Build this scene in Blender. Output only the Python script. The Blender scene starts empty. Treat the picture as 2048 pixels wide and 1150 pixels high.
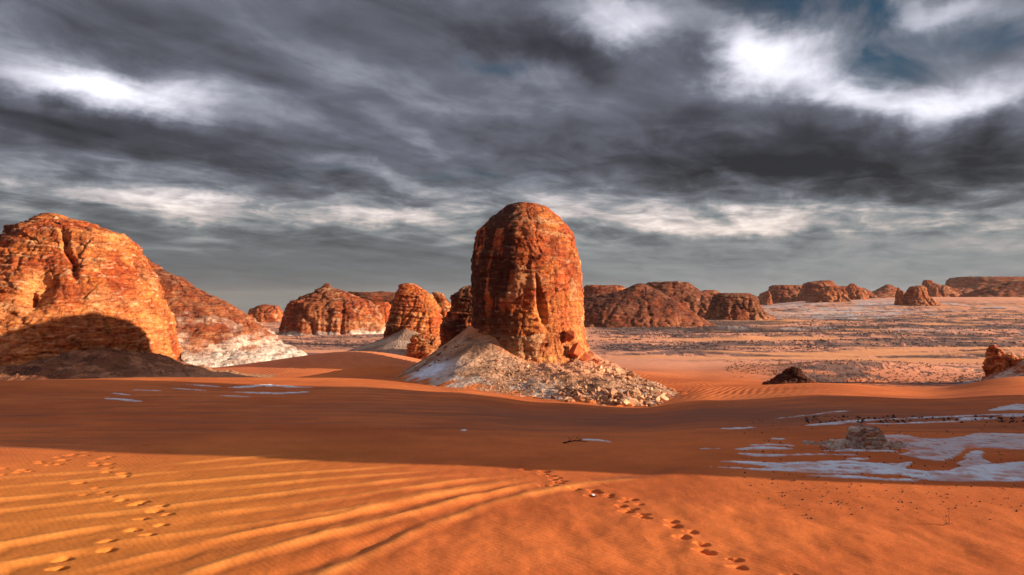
import bpy, bmesh, math, random
import numpy as np
from mathutils import Vector

random.seed(7)
S = bpy.context.scene
COL = S.collection

# ------------------------------------------------------------------ camera, light, exposure
F = 1607.0            # focal length in photo pixels (2048 wide)
EYE = 4.5             # eye height over the near sand
HOR = 600.0           # row of the horizon
cam = bpy.data.cameras.new('camera')
cam.sensor_width = 36.0
cam.lens = 36.0 * F / 2048.0
cam.clip_start = 0.1
cam.clip_end = 20000.0
camo = bpy.data.objects.new('camera', cam)
COL.objects.link(camo)
camo.location = (0, 0, EYE)
camo.rotation_euler = (math.radians(90) + math.atan((HOR - 575.0) / F), 0, 0)
S.camera = camo

SUN_EL = math.radians(12.6)
SUN_PHI = math.radians(11.0)          # how far the sun stands behind the right-hand side
sun_dir = Vector((math.cos(SUN_PHI) * math.cos(SUN_EL), -math.sin(SUN_PHI) * math.cos(SUN_EL), math.sin(SUN_EL)))
sl = bpy.data.lights.new('sun', 'SUN')
sl.energy = 5.0
sl.angle = math.radians(0.55)
sl.color = (1.0, 0.86, 0.66)
so = bpy.data.objects.new('sun', sl)
COL.objects.link(so)
so.rotation_euler = sun_dir.to_track_quat('Z', 'Y').to_euler()

S.view_settings.view_transform = 'Standard'
S.view_settings.look = 'None'
S.view_settings.gamma = 1.0
S.view_settings.exposure = 1.05
S.view_settings.use_curve_mapping = False
S.render.engine = 'CYCLES'
S.cycles.max_bounces = 4
S.cycles.use_denoising = True


class NT:
    """small helper around a node tree"""
    def __init__(s, nt):
        s.nt = nt
        nt.nodes.clear()

    def n(s, kind, **kw):
        nd = s.nt.nodes.new(kind)
        for k, v in kw.items():
            setattr(nd, k, v)
        return nd

    def put(s, sock, v):
        if isinstance(v, (int, float)):
            sock.default_value = v
        elif isinstance(v, (tuple, list)):
            sock.default_value = tuple(v) + (1.0,) if (len(v) == 3 and len(sock.default_value) == 4) else v
        else:
            s.nt.links.new(v, sock)

    def m(s, op, a, b=None, c=None, clamp=False):
        nd = s.n('ShaderNodeMath', operation=op, use_clamp=clamp)
        s.put(nd.inputs[0], a)
        if b is not None: s.put(nd.inputs[1], b)
        if c is not None: s.put(nd.inputs[2], c)
        return nd.outputs[0]

    def v(s, op, a, b=None, out=0):
        nd = s.n('ShaderNodeVectorMath', operation=op)
        s.put(nd.inputs[0], a)
        if b is not None:
            s.put(nd.inputs['Scale' if op == 'SCALE' else 1], b)
        return nd.outputs[out]

    def noise(s, vec, scale, detail=4, rough=0.55, dist=0.0, col=False):
        nd = s.n('ShaderNodeTexNoise')
        s.put(nd.inputs['Vector'], vec)
        s.put(nd.inputs['Scale'], scale)
        s.put(nd.inputs['Detail'], detail)
        s.put(nd.inputs['Roughness'], rough)
        s.put(nd.inputs['Distortion'], dist)
        return nd.outputs['Color' if col else 'Fac']

    def rng(s, v, a, b, c, d, smooth=True):
        nd = s.n('ShaderNodeMapRange', interpolation_type='SMOOTHSTEP' if smooth else 'LINEAR')
        s.put(nd.inputs[0], v)
        for i, q in enumerate((a, b, c, d)):
            s.put(nd.inputs[i + 1], q)
        return nd.outputs[0]

    def mix(s, f, a, b, mode='MIX'):
        nd = s.n('ShaderNodeMix', data_type='RGBA', blend_type=mode)
        s.put(nd.inputs[0], f)
        s.put(nd.inputs[6], a)
        s.put(nd.inputs[7], b)
        return nd.outputs[2]

    def ramp(s, f, stops):
        nd = s.n('ShaderNodeValToRGB')
        e = nd.color_ramp.elements
        while len(e) < len(stops): e.new(0.5)
        for el, (p, c) in zip(e, stops):
            el.position = p
            el.color = tuple(c) + (1,)
        s.put(nd.inputs[0], f)
        return nd.outputs[0]


# ------------------------------------------------------------------ sky: Nishita with a broken overcast
W = bpy.data.worlds.new('World')
S.world = W
W.use_nodes = True
w = NT(W.node_tree)
SKY = 0.10
sky = w.n('ShaderNodeTexSky', sky_type='NISHITA', sun_disc=False)
sky.sun_elevation = SUN_EL
sky.sun_rotation = math.atan2(sun_dir.x, sun_dir.y)
sky.altitude = 200
sky.dust_density = 1.0
geo = w.n('ShaderNodeTexCoord')
dirv = geo.outputs['Generated']
sep = w.n('ShaderNodeSeparateXYZ')
w.put(sep.inputs[0], dirv)
dx, dy, dz = sep.outputs
el = w.m('MULTIPLY', w.m('ARCSINE', dz), 57.2958)
az = w.m('MULTIPLY', w.m('ARCTAN2', dx, dy), 57.2958)
den = w.m('MAXIMUM', w.m('ADD', dz, 0.10), 0.04)
cmb = w.n('ShaderNodeCombineXYZ')
w.put(cmb.inputs[0], w.m('DIVIDE', dx, den))
w.put(cmb.inputs[1], w.m('DIVIDE', dy, den))
plane = cmb.outputs[0]
# streaks drawn out by the wind
mp = w.n('ShaderNodeMapping')
w.put(mp.inputs[0], plane)
mp.inputs['Rotation'].default_value = (0, 0, math.radians(-62))
mq = w.n('ShaderNodeMapping')
w.put(mq.inputs[0], mp.outputs[0])
mq.inputs['Scale'].default_value = (0.62, 1.30, 1)
mp = mq
big = w.noise(mp.outputs[0], 0.75, 5, 0.52, 0.9)
mid = w.noise(mp.outputs[0], 2.2, 5, 0.55, 0.7)
fine = w.noise(plane, 3.2, 5, 0.55, 0.5)
# angular coordinates with a wispy warp, for the individual cloud masses
ae = w.n('ShaderNodeCombineXYZ')
w.put(ae.inputs[0], az)
w.put(ae.inputs[1], el)
wm = w.n('ShaderNodeMapping')
w.put(wm.inputs[0], ae.outputs[0])
wm.inputs['Rotation'].default_value = (0, 0, math.radians(12))
wm.inputs['Scale'].default_value = (0.075, 0.19, 1)
wn = w.noise(wm.outputs[0], 1.0, 5, 0.55, 0.4, col=True)
wv = w.v('MULTIPLY', w.v('SUBTRACT', wn, (0.5, 0.5, 0.5)), (8.5, 4.2, 0.0))
wn2 = w.noise(ae.outputs[0], 0.34, 4, 0.6, 0.4, col=True)
wv2 = w.v('MULTIPLY', w.v('SUBTRACT', wn2, (0.5, 0.5, 0.5)), (3.2, 2.0, 0.0))
P = w.v('ADD', w.v('ADD', ae.outputs[0], wv), wv2)


def blob(c, r, sx, sy, rot, amp, soft=0.0):
    """one cloud mass: centre (photo column, row), radii in photo pixels"""
    a = math.degrees(math.atan((c - 1024) / F))
    e = math.degrees(math.atan((HOR - r) / F * math.cos(math.radians(a))))
    k = 57.2958 / F
    mpn = w.n('ShaderNodeMapping', vector_type='TEXTURE')
    w.put(mpn.inputs[0], P)
    mpn.inputs['Location'].default_value = (a, e, 0)
    mpn.inputs['Rotation'].default_value = (0, 0, math.radians(rot))
    mpn.inputs['Scale'].default_value = (sx * k, sy * k, 1)
    l = w.v('LENGTH', mpn.outputs[0], out=1)
    return w.rng(l, soft, 1.0, amp, 0.0)


def total(vals):
    t = vals[0]
    for q in vals[1:]:
        t = w.m('ADD', t, q)
    return t


tone = total([
    w.m('MULTIPLY', w.m('SUBTRACT', big, 0.5), 0.75),
    w.m('MULTIPLY', w.m('SUBTRACT', mid, 0.5), 0.55),
    w.m('MULTIPLY', w.m('SUBTRACT', fine, 0.5), 0.36),
    blob(90, 130, 330, 110, -12, 0.34), blob(240, 185, 230, 62, -7, 0.40), blob(430, 195, 240, 70, -10, 0.20),
    blob(60, 240, 400, 90, -8, -0.26), blob(560, 300, 620, 100, -8, -0.20), blob(250, 290, 420, 70, -6, -0.06),
    blob(300, 60, 520, 110, -14, -0.09), blob(720, 170, 330, 80, -24, 0.16), blob(880, 240, 300, 50, -18, -0.16),
    blob(1080, 170, 420, 100, -6, 0.14), blob(1000, 60, 280, 60, -6, -0.12),
    blob(1290, 45, 260, 70, -10, 0.42), blob(1180, 110, 260, 65, -20, -0.26), blob(1390, 130, 150, 110, -30, -0.22),
    blob(1560, 120, 260, 85, -8, 0.40), blob(1740, 175, 240, 66, -12, 0.44), blob(1930, 195, 210, 50, 4, 0.30),
    blob(1480, 110, 90, 90, 0, 0.25),
    blob(1880, 15, 220, 45, -10, 0.30), blob(1250, 230, 280, 60, -10, 0.05),
    blob(1800, 285, 430, 115, -2, -0.37), blob(1540, 330, 540, 90, -6, -0.24), blob(2000, 350, 320, 110, 0, -0.22), blob(1330, 215, 330, 60, -8, -0.14),
    blob(1250, 320, 420, 45, -6, -0.14),
    blob(430, 425, 260, 45, -6, 0.30), blob(760, 440, 230, 28, -2, 0.24), blob(1450, 430, 620, 50, -2, 0.26),
    blob(1500, 462, 700, 22, -1, 0.16), blob(140, 375, 420, 34, -3, 0.18), blob(640, 385, 320, 24, -3, -0.06),
    blob(800, 370, 330, 34, -14, 0.22), blob(1100, 385, 260, 24, 0, 0.12),
])
pm = w.n('ShaderNodeMapping')
w.put(pm.inputs[0], ae.outputs[0])
pm.inputs['Scale'].default_value = (0.20, 0.95, 1)
puff = w.noise(pm.outputs[0], 1.0, 5, 0.62, 0.6)
pw = w.m('MULTIPLY', w.rng(el, 2.8, 4.6, 0.0, 1.0), w.rng(el, 7.0, 10.5, 1.0, 0.0))
tone = w.m('ADD', tone, w.m('MULTIPLY', w.m('MULTIPLY', w.m('SUBTRACT', puff, 0.48), pw), 0.85))
tone = w.m('ADD', tone, w.rng(el, 0.2, 3.2, -0.09, 0.0))
tone = w.m('ADD', tone, w.m('MULTIPLY', w.rng(el, 2.6, 4.4, 0.0, 0.025), w.rng(el, 6.5, 9.0, 1.0, 0.0)))
# calm grey band above the horizon
calm = w.rng(el, 1.2, 5.5, 1.0, 0.0)
tone = w.m('MULTIPLY', tone, w.rng(el, 1.0, 6.0, 0.26, 1.0))
tone = w.m('ADD', tone, 0.43)
tone = w.m('ADD', tone, w.m('MULTIPLY', w.rng(el, 0.5, 9.0, 1.0, 0.0), w.rng(az, -22.0, 20.0, -0.08, 0.12)))
cloud = w.ramp(tone, [(0.0, (0.026, 0.029, 0.033)), (0.20, (0.066, 0.071, 0.081)), (0.42, (0.150, 0.163, 0.186)),
                      (0.60, (0.305, 0.325, 0.350)), (0.80, (0.66, 0.67, 0.69)), (1.0, (1.10, 1.10, 1.10))])
# colder green grey and faint pink low down, violet grey high up
lowm = w.rng(el, 4.0, 11.0, 1.0, 0.0)
cloud = w.mix(lowm, w.mix(1.0, cloud, (0.98, 0.97, 1.08), 'MULTIPLY'), w.mix(1.0, cloud, (1.01, 1.01, 0.96), 'MULTIPLY'))
pink = w.rng(tone, 0.52, 0.72, 0.0, 1.0)
cloud = w.mix(w.m('MULTIPLY', pink, lowm), cloud, w.mix(1.0, cloud, (1.16, 0.99, 0.93), 'MULTIPLY'))
# gaps of clear sky
gap = total([blob(1700, 35, 300, 60, -12, 1.0, 0.2), blob(1900, 85, 360, 60, 4, 0.9, 0.1), blob(1010, 120, 110, 26, 0, 0.55),
             blob(960, 345, 200, 20, 0, 0.45), blob(1480, 424, 170, 9, 0, 0.6), blob(620, 345, 90, 16, 0, 0.35)])
gap = w.m('MULTIPLY', gap, w.rng(mid, 0.42, 0.6, 1.0, 0.25), clamp=True)
gap = w.m('MAXIMUM', gap, w.m('MULTIPLY', w.rng(big, 0.60, 0.74, 0.0, 0.75), w.rng(el, 24, 40, 0.0, 1.0)))
clear = w.mix(1.0, sky.outputs[0], (0.020, 0.036, 0.045), 'MULTIPLY')
K = 2.0 ** (-S.view_settings.exposure) / SKY
lift = w.rng(el, 21.0, 60.0, 1.0, 2.9)       # brightness added to the unseen upper sky for stronger fill
cl2 = w.v('SCALE', cloud, w.m('MULTIPLY', lift, K))
skyc = w.mix(gap, cl2, w.v('SCALE', clear, K))
bg = w.n('ShaderNodeBackground')
w.put(bg.inputs[0], skyc)
bg.inputs[1].default_value = SKY
wo = w.n('ShaderNodeOutputWorld')
w.put(wo.inputs[0], bg.outputs[0])
W.cycles.sampling_method = 'MANUAL'
W.cycles.sample_map_resolution = 512


# ------------------------------------------------------------------ noise in numpy
def _hash(ix, iy, iz, seed):
    h = (ix.astype(np.uint32) * np.uint32(374761393) + iy.astype(np.uint32) * np.uint32(668265263)
         + iz.astype(np.uint32) * np.uint32(2147483647 - 1013) + np.uint32((seed * 974711) & 0xffffffff))
    h = (h ^ (h >> np.uint32(13))) * np.uint32(1274126177)
    h = (h ^ (h >> np.uint32(15))) * np.uint32(2246822519)
    return h ^ (h >> np.uint32(16))


_G = np.random.RandomState(3).normal(size=(256, 3)).astype(np.float32)
_G /= np.linalg.norm(_G, axis=1, keepdims=True)


def perlin(x, y, z=None, seed=0):
    """gradient noise about -0.7..0.7"""
    x = np.asarray(x, np.float32)
    y = np.asarray(y, np.float32)
    z = np.zeros_like(x) + 0.37 if z is None else np.asarray(z, np.float32) + np.zeros_like(x)
    fx, fy, fz = np.floor(x), np.floor(y), np.floor(z)
    ix, iy, iz = fx.astype(np.int32), fy.astype(np.int32), fz.astype(np.int32)
    rx, ry, rz = x - fx, y - fy, z - fz
    u, v, q = [t * t * t * (t * (t * 6 - 15) + 10) for t in (rx, ry, rz)]
    out = 0
    for a in (0, 1):
        wa = u if a else 1 - u
        for b in (0, 1):
            wb = v if b else 1 - v
            for c in (0, 1):
                wc = q if c else 1 - q
                g = _G[_hash(ix + a, iy + b, iz + c, seed) & 255]
                out = out + wa * wb * wc * (g[..., 0] * (rx - a) + g[..., 1] * (ry - b) + g[..., 2] * (rz - c))
    return out


def fbm(x, y, z=None, octv=4, seed=0, gain=0.5, lac=2.03):
    o, a = 0, 1.0
    for k in range(octv):
        o = o + a * perlin(x, y, z, seed + k * 17)
        x, y = x * lac, y * lac
        if z is not None: z = z * lac
        a *= gain
    return o


def cells(x, y, z, seed=0):
    """cellular noise: distance to the nearest point, edge closeness, random value of the cell"""
    x, y, z = [np.asarray(t, np.float32) for t in (x, y, z)]
    ix, iy, iz = [np.floor(t).astype(np.int32) for t in (x, y, z)]
    f1 = np.full(x.shape, 9.0, np.float32)
    f2 = f1.copy()
    cid = np.zeros(x.shape, np.float32)
    for a in (-1, 0, 1):
        for b in (-1, 0, 1):
            for c in (-1, 0, 1):
                h = _hash(ix + a, iy + b, iz + c, seed)
                px = ix + a + (h & 1023) / 1023.0
                py = iy + b + ((h >> np.uint32(10)) & 1023) / 1023.0
                pz = iz + c + ((h >> np.uint32(20)) & 1023) / 1023.0
                d = np.sqrt((px - x) ** 2 + (py - y) ** 2 + (pz - z) ** 2)
                near = d < f1
                f2 = np.where(near, f1, np.minimum(f2, d))
                cid = np.where(near, ((h >> np.uint32(5)) & 4095) / 4095.0, cid)
                f1 = np.where(near, d, f1)
    return f1, f2 - f1, cid


def sstep(x, a, b):
    t = np.clip((x - a) / (b - a), 0, 1)
    return t * t * (3 - 2 * t)


def lerp(a, b, t):
    t = np.asarray(t)[..., None] if np.ndim(a) > np.ndim(t) or np.ndim(b) > np.ndim(t) or np.ndim(t) >= 1 else t
    return a * (1 - t) + np.asarray(b) * t


# ------------------------------------------------------------------ mesh and tagging helpers
def mesh_from(name, verts, faces, mat, cols=None, smooth=True):
    """verts (n,3), faces (m,4) or (m,3) numpy -> mesh"""
    me = bpy.data.meshes.new(name)
    verts = np.ascontiguousarray(verts, np.float32)
    faces = np.ascontiguousarray(faces, np.int32)
    k = faces.shape[1]
    me.vertices.add(len(verts))
    me.vertices.foreach_set('co', verts.ravel())
    me.loops.add(faces.size)
    me.loops.foreach_set('vertex_index', faces.ravel())
    me.polygons.add(len(faces))
    me.polygons.foreach_set('loop_start', np.arange(0, faces.size, k, dtype=np.int32))
    if hasattr(me.polygons[0], 'loop_total'):
        try:
            me.polygons.foreach_set('loop_total', np.full(len(faces), k, np.int32))
        except Exception:
            pass
    me.polygons.foreach_set('use_smooth', np.full(len(faces), smooth, bool))
    if cols is not None:
        at = me.color_attributes.new('Col', 'FLOAT_COLOR', 'POINT')
        c = np.ones((len(verts), 4), np.float32)
        c[:, :cols.shape[1]] = cols
        at.data.foreach_set('color', c.ravel())
    me.update(calc_edges=True)
    me.validate()
    if mat: me.materials.append(mat)
    return me


def link(name, me, parent=None, kind=None, label=None, cat=None, group=None, loc=None):
    o = bpy.data.objects.new(name, me)
    COL.objects.link(o)
    if parent: o.parent = parent
    if loc is not None: o.location = loc
    tag(o, label, cat, group, kind)
    return o


def tag(o, label=None, cat=None, group=None, kind=None):
    if label: o['label'] = label
    if cat: o['category'] = cat
    if group: o['group'] = group
    if kind: o['kind'] = kind
    return o


# ------------------------------------------------------------------ materials
def pbr(name):
    m = bpy.data.materials.new(name)
    m.use_nodes = True
    t = NT(m.node_tree)
    b = t.n('ShaderNodeBsdfPrincipled')
    o = t.n('ShaderNodeOutputMaterial')
    t.put(o.inputs[0], b.outputs[0])
    b.inputs['Specular IOR Level'].default_value = 0.12
    b.inputs['Roughness'].default_value = 0.9
    return m, t, b


def rock_material(name, s):
    """weathered sandstone; s is the size of its features in metres"""
    m, t, b = pbr(name)
    g = t.n('ShaderNodeNewGeometry').outputs['Position']
    col = t.n('ShaderNodeAttribute', attribute_name='Col').outputs['Color']
    mp = t.n('ShaderNodeMapping')
    t.put(mp.inputs[0], g)
    mp.inputs['Scale'].default_value = (0.35 / s, 0.35 / s, 1.9 / s)
    st = t.noise(mp.outputs[0], 1.6, 5, 0.62, 0.8)
    sp = t.noise(g, 3.1 / s, 6, 0.68, 0.3)
    bl = t.noise(g, 0.7 / s, 4, 0.6, 0.6)
    k = t.m('ADD', t.m('MULTIPLY', st, 0.9), t.m('MULTIPLY', sp, 0.9))
    k = t.m('ADD', k, t.m('MULTIPLY', bl, 0.5))
    tint = t.ramp(t.rng(k, 0.80, 1.50, 0, 1, False), [(0.0, (0.22, 0.13, 0.11)), (0.35, (0.68, 0.56, 0.52)),
                                                    (0.6, (1.05, 1.05, 1.0)), (0.85, (1.35, 1.5, 1.45)), (1.0, (1.5, 1.95, 2.1))])
    t.put(b.inputs['Base Color'], t.mix(1.0, col, tint, 'MULTIPLY'))
    vo = t.n('ShaderNodeTexVoronoi', feature='DISTANCE_TO_EDGE')
    wq = t.v('ADD', g, t.v('SCALE', t.noise(g, 1.3 / s, 3, 0.6, col=True), 1.2 * s))
    t.put(vo.inputs['Vector'], wq)
    vo.inputs['Scale'].default_value = 1.3 / s
    crack = t.rng(vo.outputs['Distance'], 0.0, 0.07, 0.0, 1.0)
    hgt = t.m('ADD', t.m('MULTIPLY', st, 0.9), t.m('MULTIPLY', sp, 0.8))
    hgt = t.m('ADD', hgt, t.m('MULTIPLY', crack, 0.22))
    bp = t.n('ShaderNodeBump')
    bp.inputs['Strength'].default_value = 0.9
    bp.inputs['Distance'].default_value = 0.26 * s ** 0.7
    t.put(bp.inputs['Height'], hgt)
    t.put(b.inputs['Normal'], bp.outputs[0])
    return m


ROCK = rock_material('sandstone', 1.0)
ROCK_L = rock_material('sandstone_large', 2.0)
ROCK_XL = rock_material('sandstone_far', 4.5)


def sand_material():
    m, t, b = pbr('sand')
    g = t.n('ShaderNodeNewGeometry').outputs['Position']
    col = t.n('ShaderNodeAttribute', attribute_name='Col').outputs['Color']
    rip = t.n('ShaderNodeAttribute', attribute_name='ripple').outputs['Fac']
    rough = t.n('ShaderNodeAttribute', attribute_name='stony').outputs['Fac']
    gr = t.noise(g, 55.0, 3, 0.75)
    gr2 = t.noise(g, 9.0, 4, 0.65)
    gr3 = t.noise(g, 0.9, 4, 0.6)
    mul = t.m('ADD', t.m('MULTIPLY', gr, 0.7), t.m('MULTIPLY', gr2, 0.45))
    mul = t.m('ADD', mul, t.m('MULTIPLY', gr3, 0.40))
    mul = t.m('ADD', mul, 0.225)
    cc = t.v('SCALE', col, mul)
    t.put(b.inputs['Base Color'], cc)
    # small wind ripples everywhere, large ones on the lit dunes
    mp = t.n('ShaderNodeMapping')
    t.put(mp.inputs[0], g)
    mp.inputs['Rotation'].default_value = (0, 0, math.radians(-38))
    wa = t.n('ShaderNodeTexWave', wave_type='BANDS', bands_direction='X', wave_profile='SIN')
    t.put(wa.inputs['Vector'], mp.outputs[0])
    wa.inputs['Scale'].default_value = 2.6
    wa.inputs['Distortion'].default_value = 3.5
    wa.inputs['Detail'].default_value = 2.0
    wa.inputs['Detail Scale'].default_value = 0.45
    mp2 = t.n('ShaderNodeMapping')
    t.put(mp2.inputs[0], g)
    mp2.inputs['Rotation'].default_value = (0, 0, math.radians(24))
    wb = t.n('ShaderNodeTexWave', wave_type='BANDS', bands_direction='X', wave_profile='SIN')
    t.put(wb.inputs['Vector'], mp2.outputs[0])
    wb.inputs['Scale'].default_value = 0.62
    wb.inputs['Distortion'].default_value = 9.0
    wb.inputs['Detail'].default_value = 1.5
    wb.inputs['Detail Scale'].default_value = 0.35
    h = t.m('ADD', t.m('MULTIPLY', wa.outputs['Fac'], 0.0016), t.m('MULTIPLY', gr, 0.008))
    h = t.m('ADD', h, t.m('MULTIPLY', gr2, 0.014))
    h = t.m('ADD', h, t.m('MULTIPLY', t.m('MULTIPLY', wb.outputs['Fac'], rip), 0.05))
    h = t.m('ADD', h, t.m('MULTIPLY', t.m('MULTIPLY', t.noise(g, 1.6, 5, 0.7), rough), 0.35))
    bp = t.n('ShaderNodeBump')
    bp.inputs['Strength'].default_value = 0.85
    bp.inputs['Distance'].default_value = 1.0
    t.put(bp.inputs['Height'], h)
    t.put(b.inputs['Normal'], bp.outputs[0])
    return m


SAND = sand_material()


def plain_material(name, c, amp=0.35, sc=6.0, bump=0.03):
    m, t, b = pbr(name)
    g = t.n('ShaderNodeTexCoord').outputs['Object']
    n = t.noise(g, sc, 6, 0.7, 0.4)
    f = t.rng(n, 0.25, 0.75, 1 - amp, 1 + amp, False)
    t.put(b.inputs['Base Color'], t.v('SCALE', c, f))
    bp = t.n('ShaderNodeBump')
    bp.inputs['Distance'].default_value = bump
    t.put(bp.inputs['Height'], n)
    t.put(b.inputs['Normal'], bp.outputs[0])
    return m


PALE = plain_material('pale_stone', (0.45, 0.205, 0.11))
CREAM = plain_material('cream_stone', (0.68, 0.37, 0.20))
BROWN = plain_material('brown_stone', (0.26, 0.105, 0.05))
DARK = plain_material('dark_stone', (0.055, 0.032, 0.028))
REDST = plain_material('red_stone', (0.46, 0.10, 0.033), 0.6, 2.5, 0.12)
WOOD = plain_material('charred_wood', (0.022, 0.018, 0.018))
SALT = plain_material('white_chalk', (0.82, 0.82, 0.86), 0.12)

# ------------------------------------------------------------------ the ground
YS = np.array([0, 12, 20, 28, 36, 44, 50, 56, 62, 70, 80, 100, 150, 250, 400, 700, 1500, 6000], float)
ZT = {
    -400: [0, 0, 0, -.10, -.40, -.65, -.80, -.98, -1.6, -2.8, -3.5, -4, -4, -4, -5, -14, -38, -160],
    300:  [0, 0, 0, -.10, -.40, -.65, -.80, -.98, -1.6, -2.8, -3.5, -4, -4, -4, -5, -14, -38, -160],
    700:  [0, 0, 0, -.12, -.42, -.66, -.78, -.88, -1.5, -2.6, -3.4, -4, -4, -4, -5, -14, -38, -160],
    900:  [0, 0, 0, -.16, -.55, -.85, -1.0, -1.15, -1.7, -2.4, -3.3, -4, -4, -4, -5, -14, -38, -160],
    1100: [0, 0, -.03, -.26, -.80, -1.35, -1.6, -1.9, -2.3, -2.7, -3.3, -4, -4, -4, -5, -14, -38, -160],
    1280: [0, 0, -.04, -.26, -.82, -1.52, -1.95, -2.2, -2.5, -2.8, -3.2, -3.8, -4, -4, -5, -14, -38, -160],
    1420: [0, 0, 0, -.12, -.55, -1.08, -1.40, -1.62, -2.05, -2.6, -3.4, -4, -4, -4, -4, -7, -15, -60],
    1650: [0, 0, 0, -.02, -.35, -.72, -.92, -1.14, -1.7, -3.0, -4, -4, -4, -4, -3.9, -2.2, 0.5, 0],
    1850: [0, 0, 0, 0.02, -.30, -.85, -1.3, -1.75, -2.4, -3.3, -4, -4, -4, -4, -3.2, -0.2, 4.4, 4],
    2048: [0, 0, 0, 0.02, -.22, -.58, -.78, -0.85, -1.25, -2.6, -3.7, -4, -4, -4, -2.6, 1.2, 6.0, 6],
}
LG = np.linspace(math.log(1.0), math.log(6500.0), 700)
_cols = sorted(ZT)
_us = np.array([(c - 1024) / F for c in _cols])
_tab = []
for c in _cols:
    zz = np.interp(np.exp(LG), YS, ZT[c])
    k = np.exp(-0.5 * (np.arange(-16, 17) / 6.0) ** 2)
    k /= k.sum()
    _tab.append(np.convolve(np.pad(zz, 16, mode='edge'), k, 'valid'))
_tab = np.array(_tab)


def g2(x, y, cx, cy, sx, sy, rot=0.0):
    c, s = math.cos(rot), math.sin(rot)
    a = (x - cx) * c + (y - cy) * s
    b = -(x - cx) * s + (y - cy) * c
    return np.exp(-0.5 * ((a / sx) ** 2 + (b / sy) ** 2))


def ground(x, y, detail=True):
    x = np.asarray(x, float)
    y = np.asarray(y, float)
    r = np.hypot(x, y)
    Y = np.maximum(np.maximum(y, r * 0.8), 1.0)
    u = np.clip(x / Y, _us[0], _us[-1])
    fi = (np.log(Y) - LG[0]) / (LG[1] - LG[0])
    i = np.clip(fi.astype(int), 0, len(LG) - 2)
    f = np.clip(fi - i, 0, 1)
    j = np.clip(np.searchsorted(_us, u) - 1, 0, len(_us) - 2)
    g = (u - _us[j]) / (_us[j + 1] - _us[j])
    g = g * g * (3 - 2 * g)
    za = _tab[j, i] * (1 - f) + _tab[j, i + 1] * f
    zb = _tab[j + 1, i] * (1 - f) + _tab[j + 1, i + 1] * f
    z = za * (1 - g) + zb * g
    # dunes of the middle distance
    z = z + 2.15 * g2(x, y, -16.5, 90, 6.5, 6.0, 0.25)
    z = z + 1.15 * g2(x, y, -11.5, 69, 3.6, 2.2, 0.1)
    z = z + 0.9 * g2(x, y, -27, 86, 8, 3.0, 0.1)
    z = z + 0.55 * g2(x, y, 10.5, 84, 3.2, 2.2, -0.2)          # low dark ridge right of the scree
    z = z + 1.3 * g2(x, y, 40.0, 96, 9, 5, 0.3)
    # far dune ramps on the right
    z = z + 5.0 * g2(x, y, 290, 640, 120, 70, 0.1) + 6 * g2(x, y, 380, 760, 150, 60)
    far = sstep(r, 85, 120)
    near = 1 - sstep(r, 45, 75)
    z = z + far * 0.55 * fbm(x / 26, y / 26, octv=3, seed=5) * sstep(r, 85, 200)
    out = sstep(r, 100, 150) * sstep(x / Y, 0.06, 0.14)
    z = z + out * (np.clip(perlin(x / 24 + 3, y / 9, seed=77) - 0.12, 0, 1) * 2.6) * (1 - sstep(r, 330, 480))
    z = z + 0.05 * fbm(x / 5.0, y / 3.2, octv=2, seed=31) * near
    z = z + 0.35 * fbm(x / 22.0, y / 17.0, octv=2, seed=33) * sstep(r, 30, 60) * (1 - far)
    return z


def ray(col, row):
    """direction through a photo pixel, forward component 1"""
    return (col - 1024.0) / F, (HOR - row) / F


def at(col, row, lo=6.0, hi=3000.0, surf=None):
    """the ground point seen at a photo pixel"""
    surf = surf or ground
    a, b = ray(col, row)
    ys = np.exp(np.linspace(math.log(lo), math.log(hi), 420))
    d = EYE + b * ys - surf(a * ys, ys)
    k = np.argmax(d < 0) if (d < 0).any() else len(ys) - 1
    k = max(k, 1)
    t = d[k - 1] / (d[k - 1] - d[k]) if d[k - 1] != d[k] else 0
    y = ys[k - 1] + (ys[k] - ys[k - 1]) * np.clip(t, 0, 1)
    return a * y, y, float(surf(np.array([a * y]), np.array([y]))[0])


def c7(a, b): return a / 2.926, 800 + b / 2.926           # measured on enlarged views of the photograph
def c6(a, b): return 1350 + a / 2.934, 760 + b / 2.934
def c8(a, b): return 700 + a / 2.926, 780 + b / 2.926


# polar sheet: fine in front, coarse elsewhere, out past the horizon
azf = np.radians(np.linspace(-36.5, 36.5, 640))
azc = np.radians(np.linspace(36.5, 360 - 36.5, 90))[1:-1]
AZ = np.concatenate([azf, azc])
near_r = 1.0 / np.linspace(1 / 10.5, 1 / 300.0, 840)
near_r = np.concatenate([[0.4, 2, 4, 6, 8, 9.5], near_r])
far_r = 300 * np.exp(np.linspace(0, math.log(6000 / 300.0), 130))[1:]
RR = np.concatenate([near_r, far_r])
gx = (RR[:, None] * np.sin(AZ)[None, :])
gy = (RR[:, None] * np.cos(AZ)[None, :])
nr, na = gx.shape
x = gx.ravel()
y = gy.ravel()
r = np.hypot(x, y)
gz = ground(x, y)
front = (y > 0) & (np.abs(x) < 0.8 * y)
colr = np.where(front, 1024 + F * x / np.maximum(y, 0.1), 0)

# tyre tracks running off to the right, and footprints, pressed into the sand
nearm = np.where((r > 8) & (r < 60) & front)[0]
xn, yn = x[nearm], y[nearm]


def poly_world(pts):
    return np.array([at(*p)[:2] for p in pts])


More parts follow.
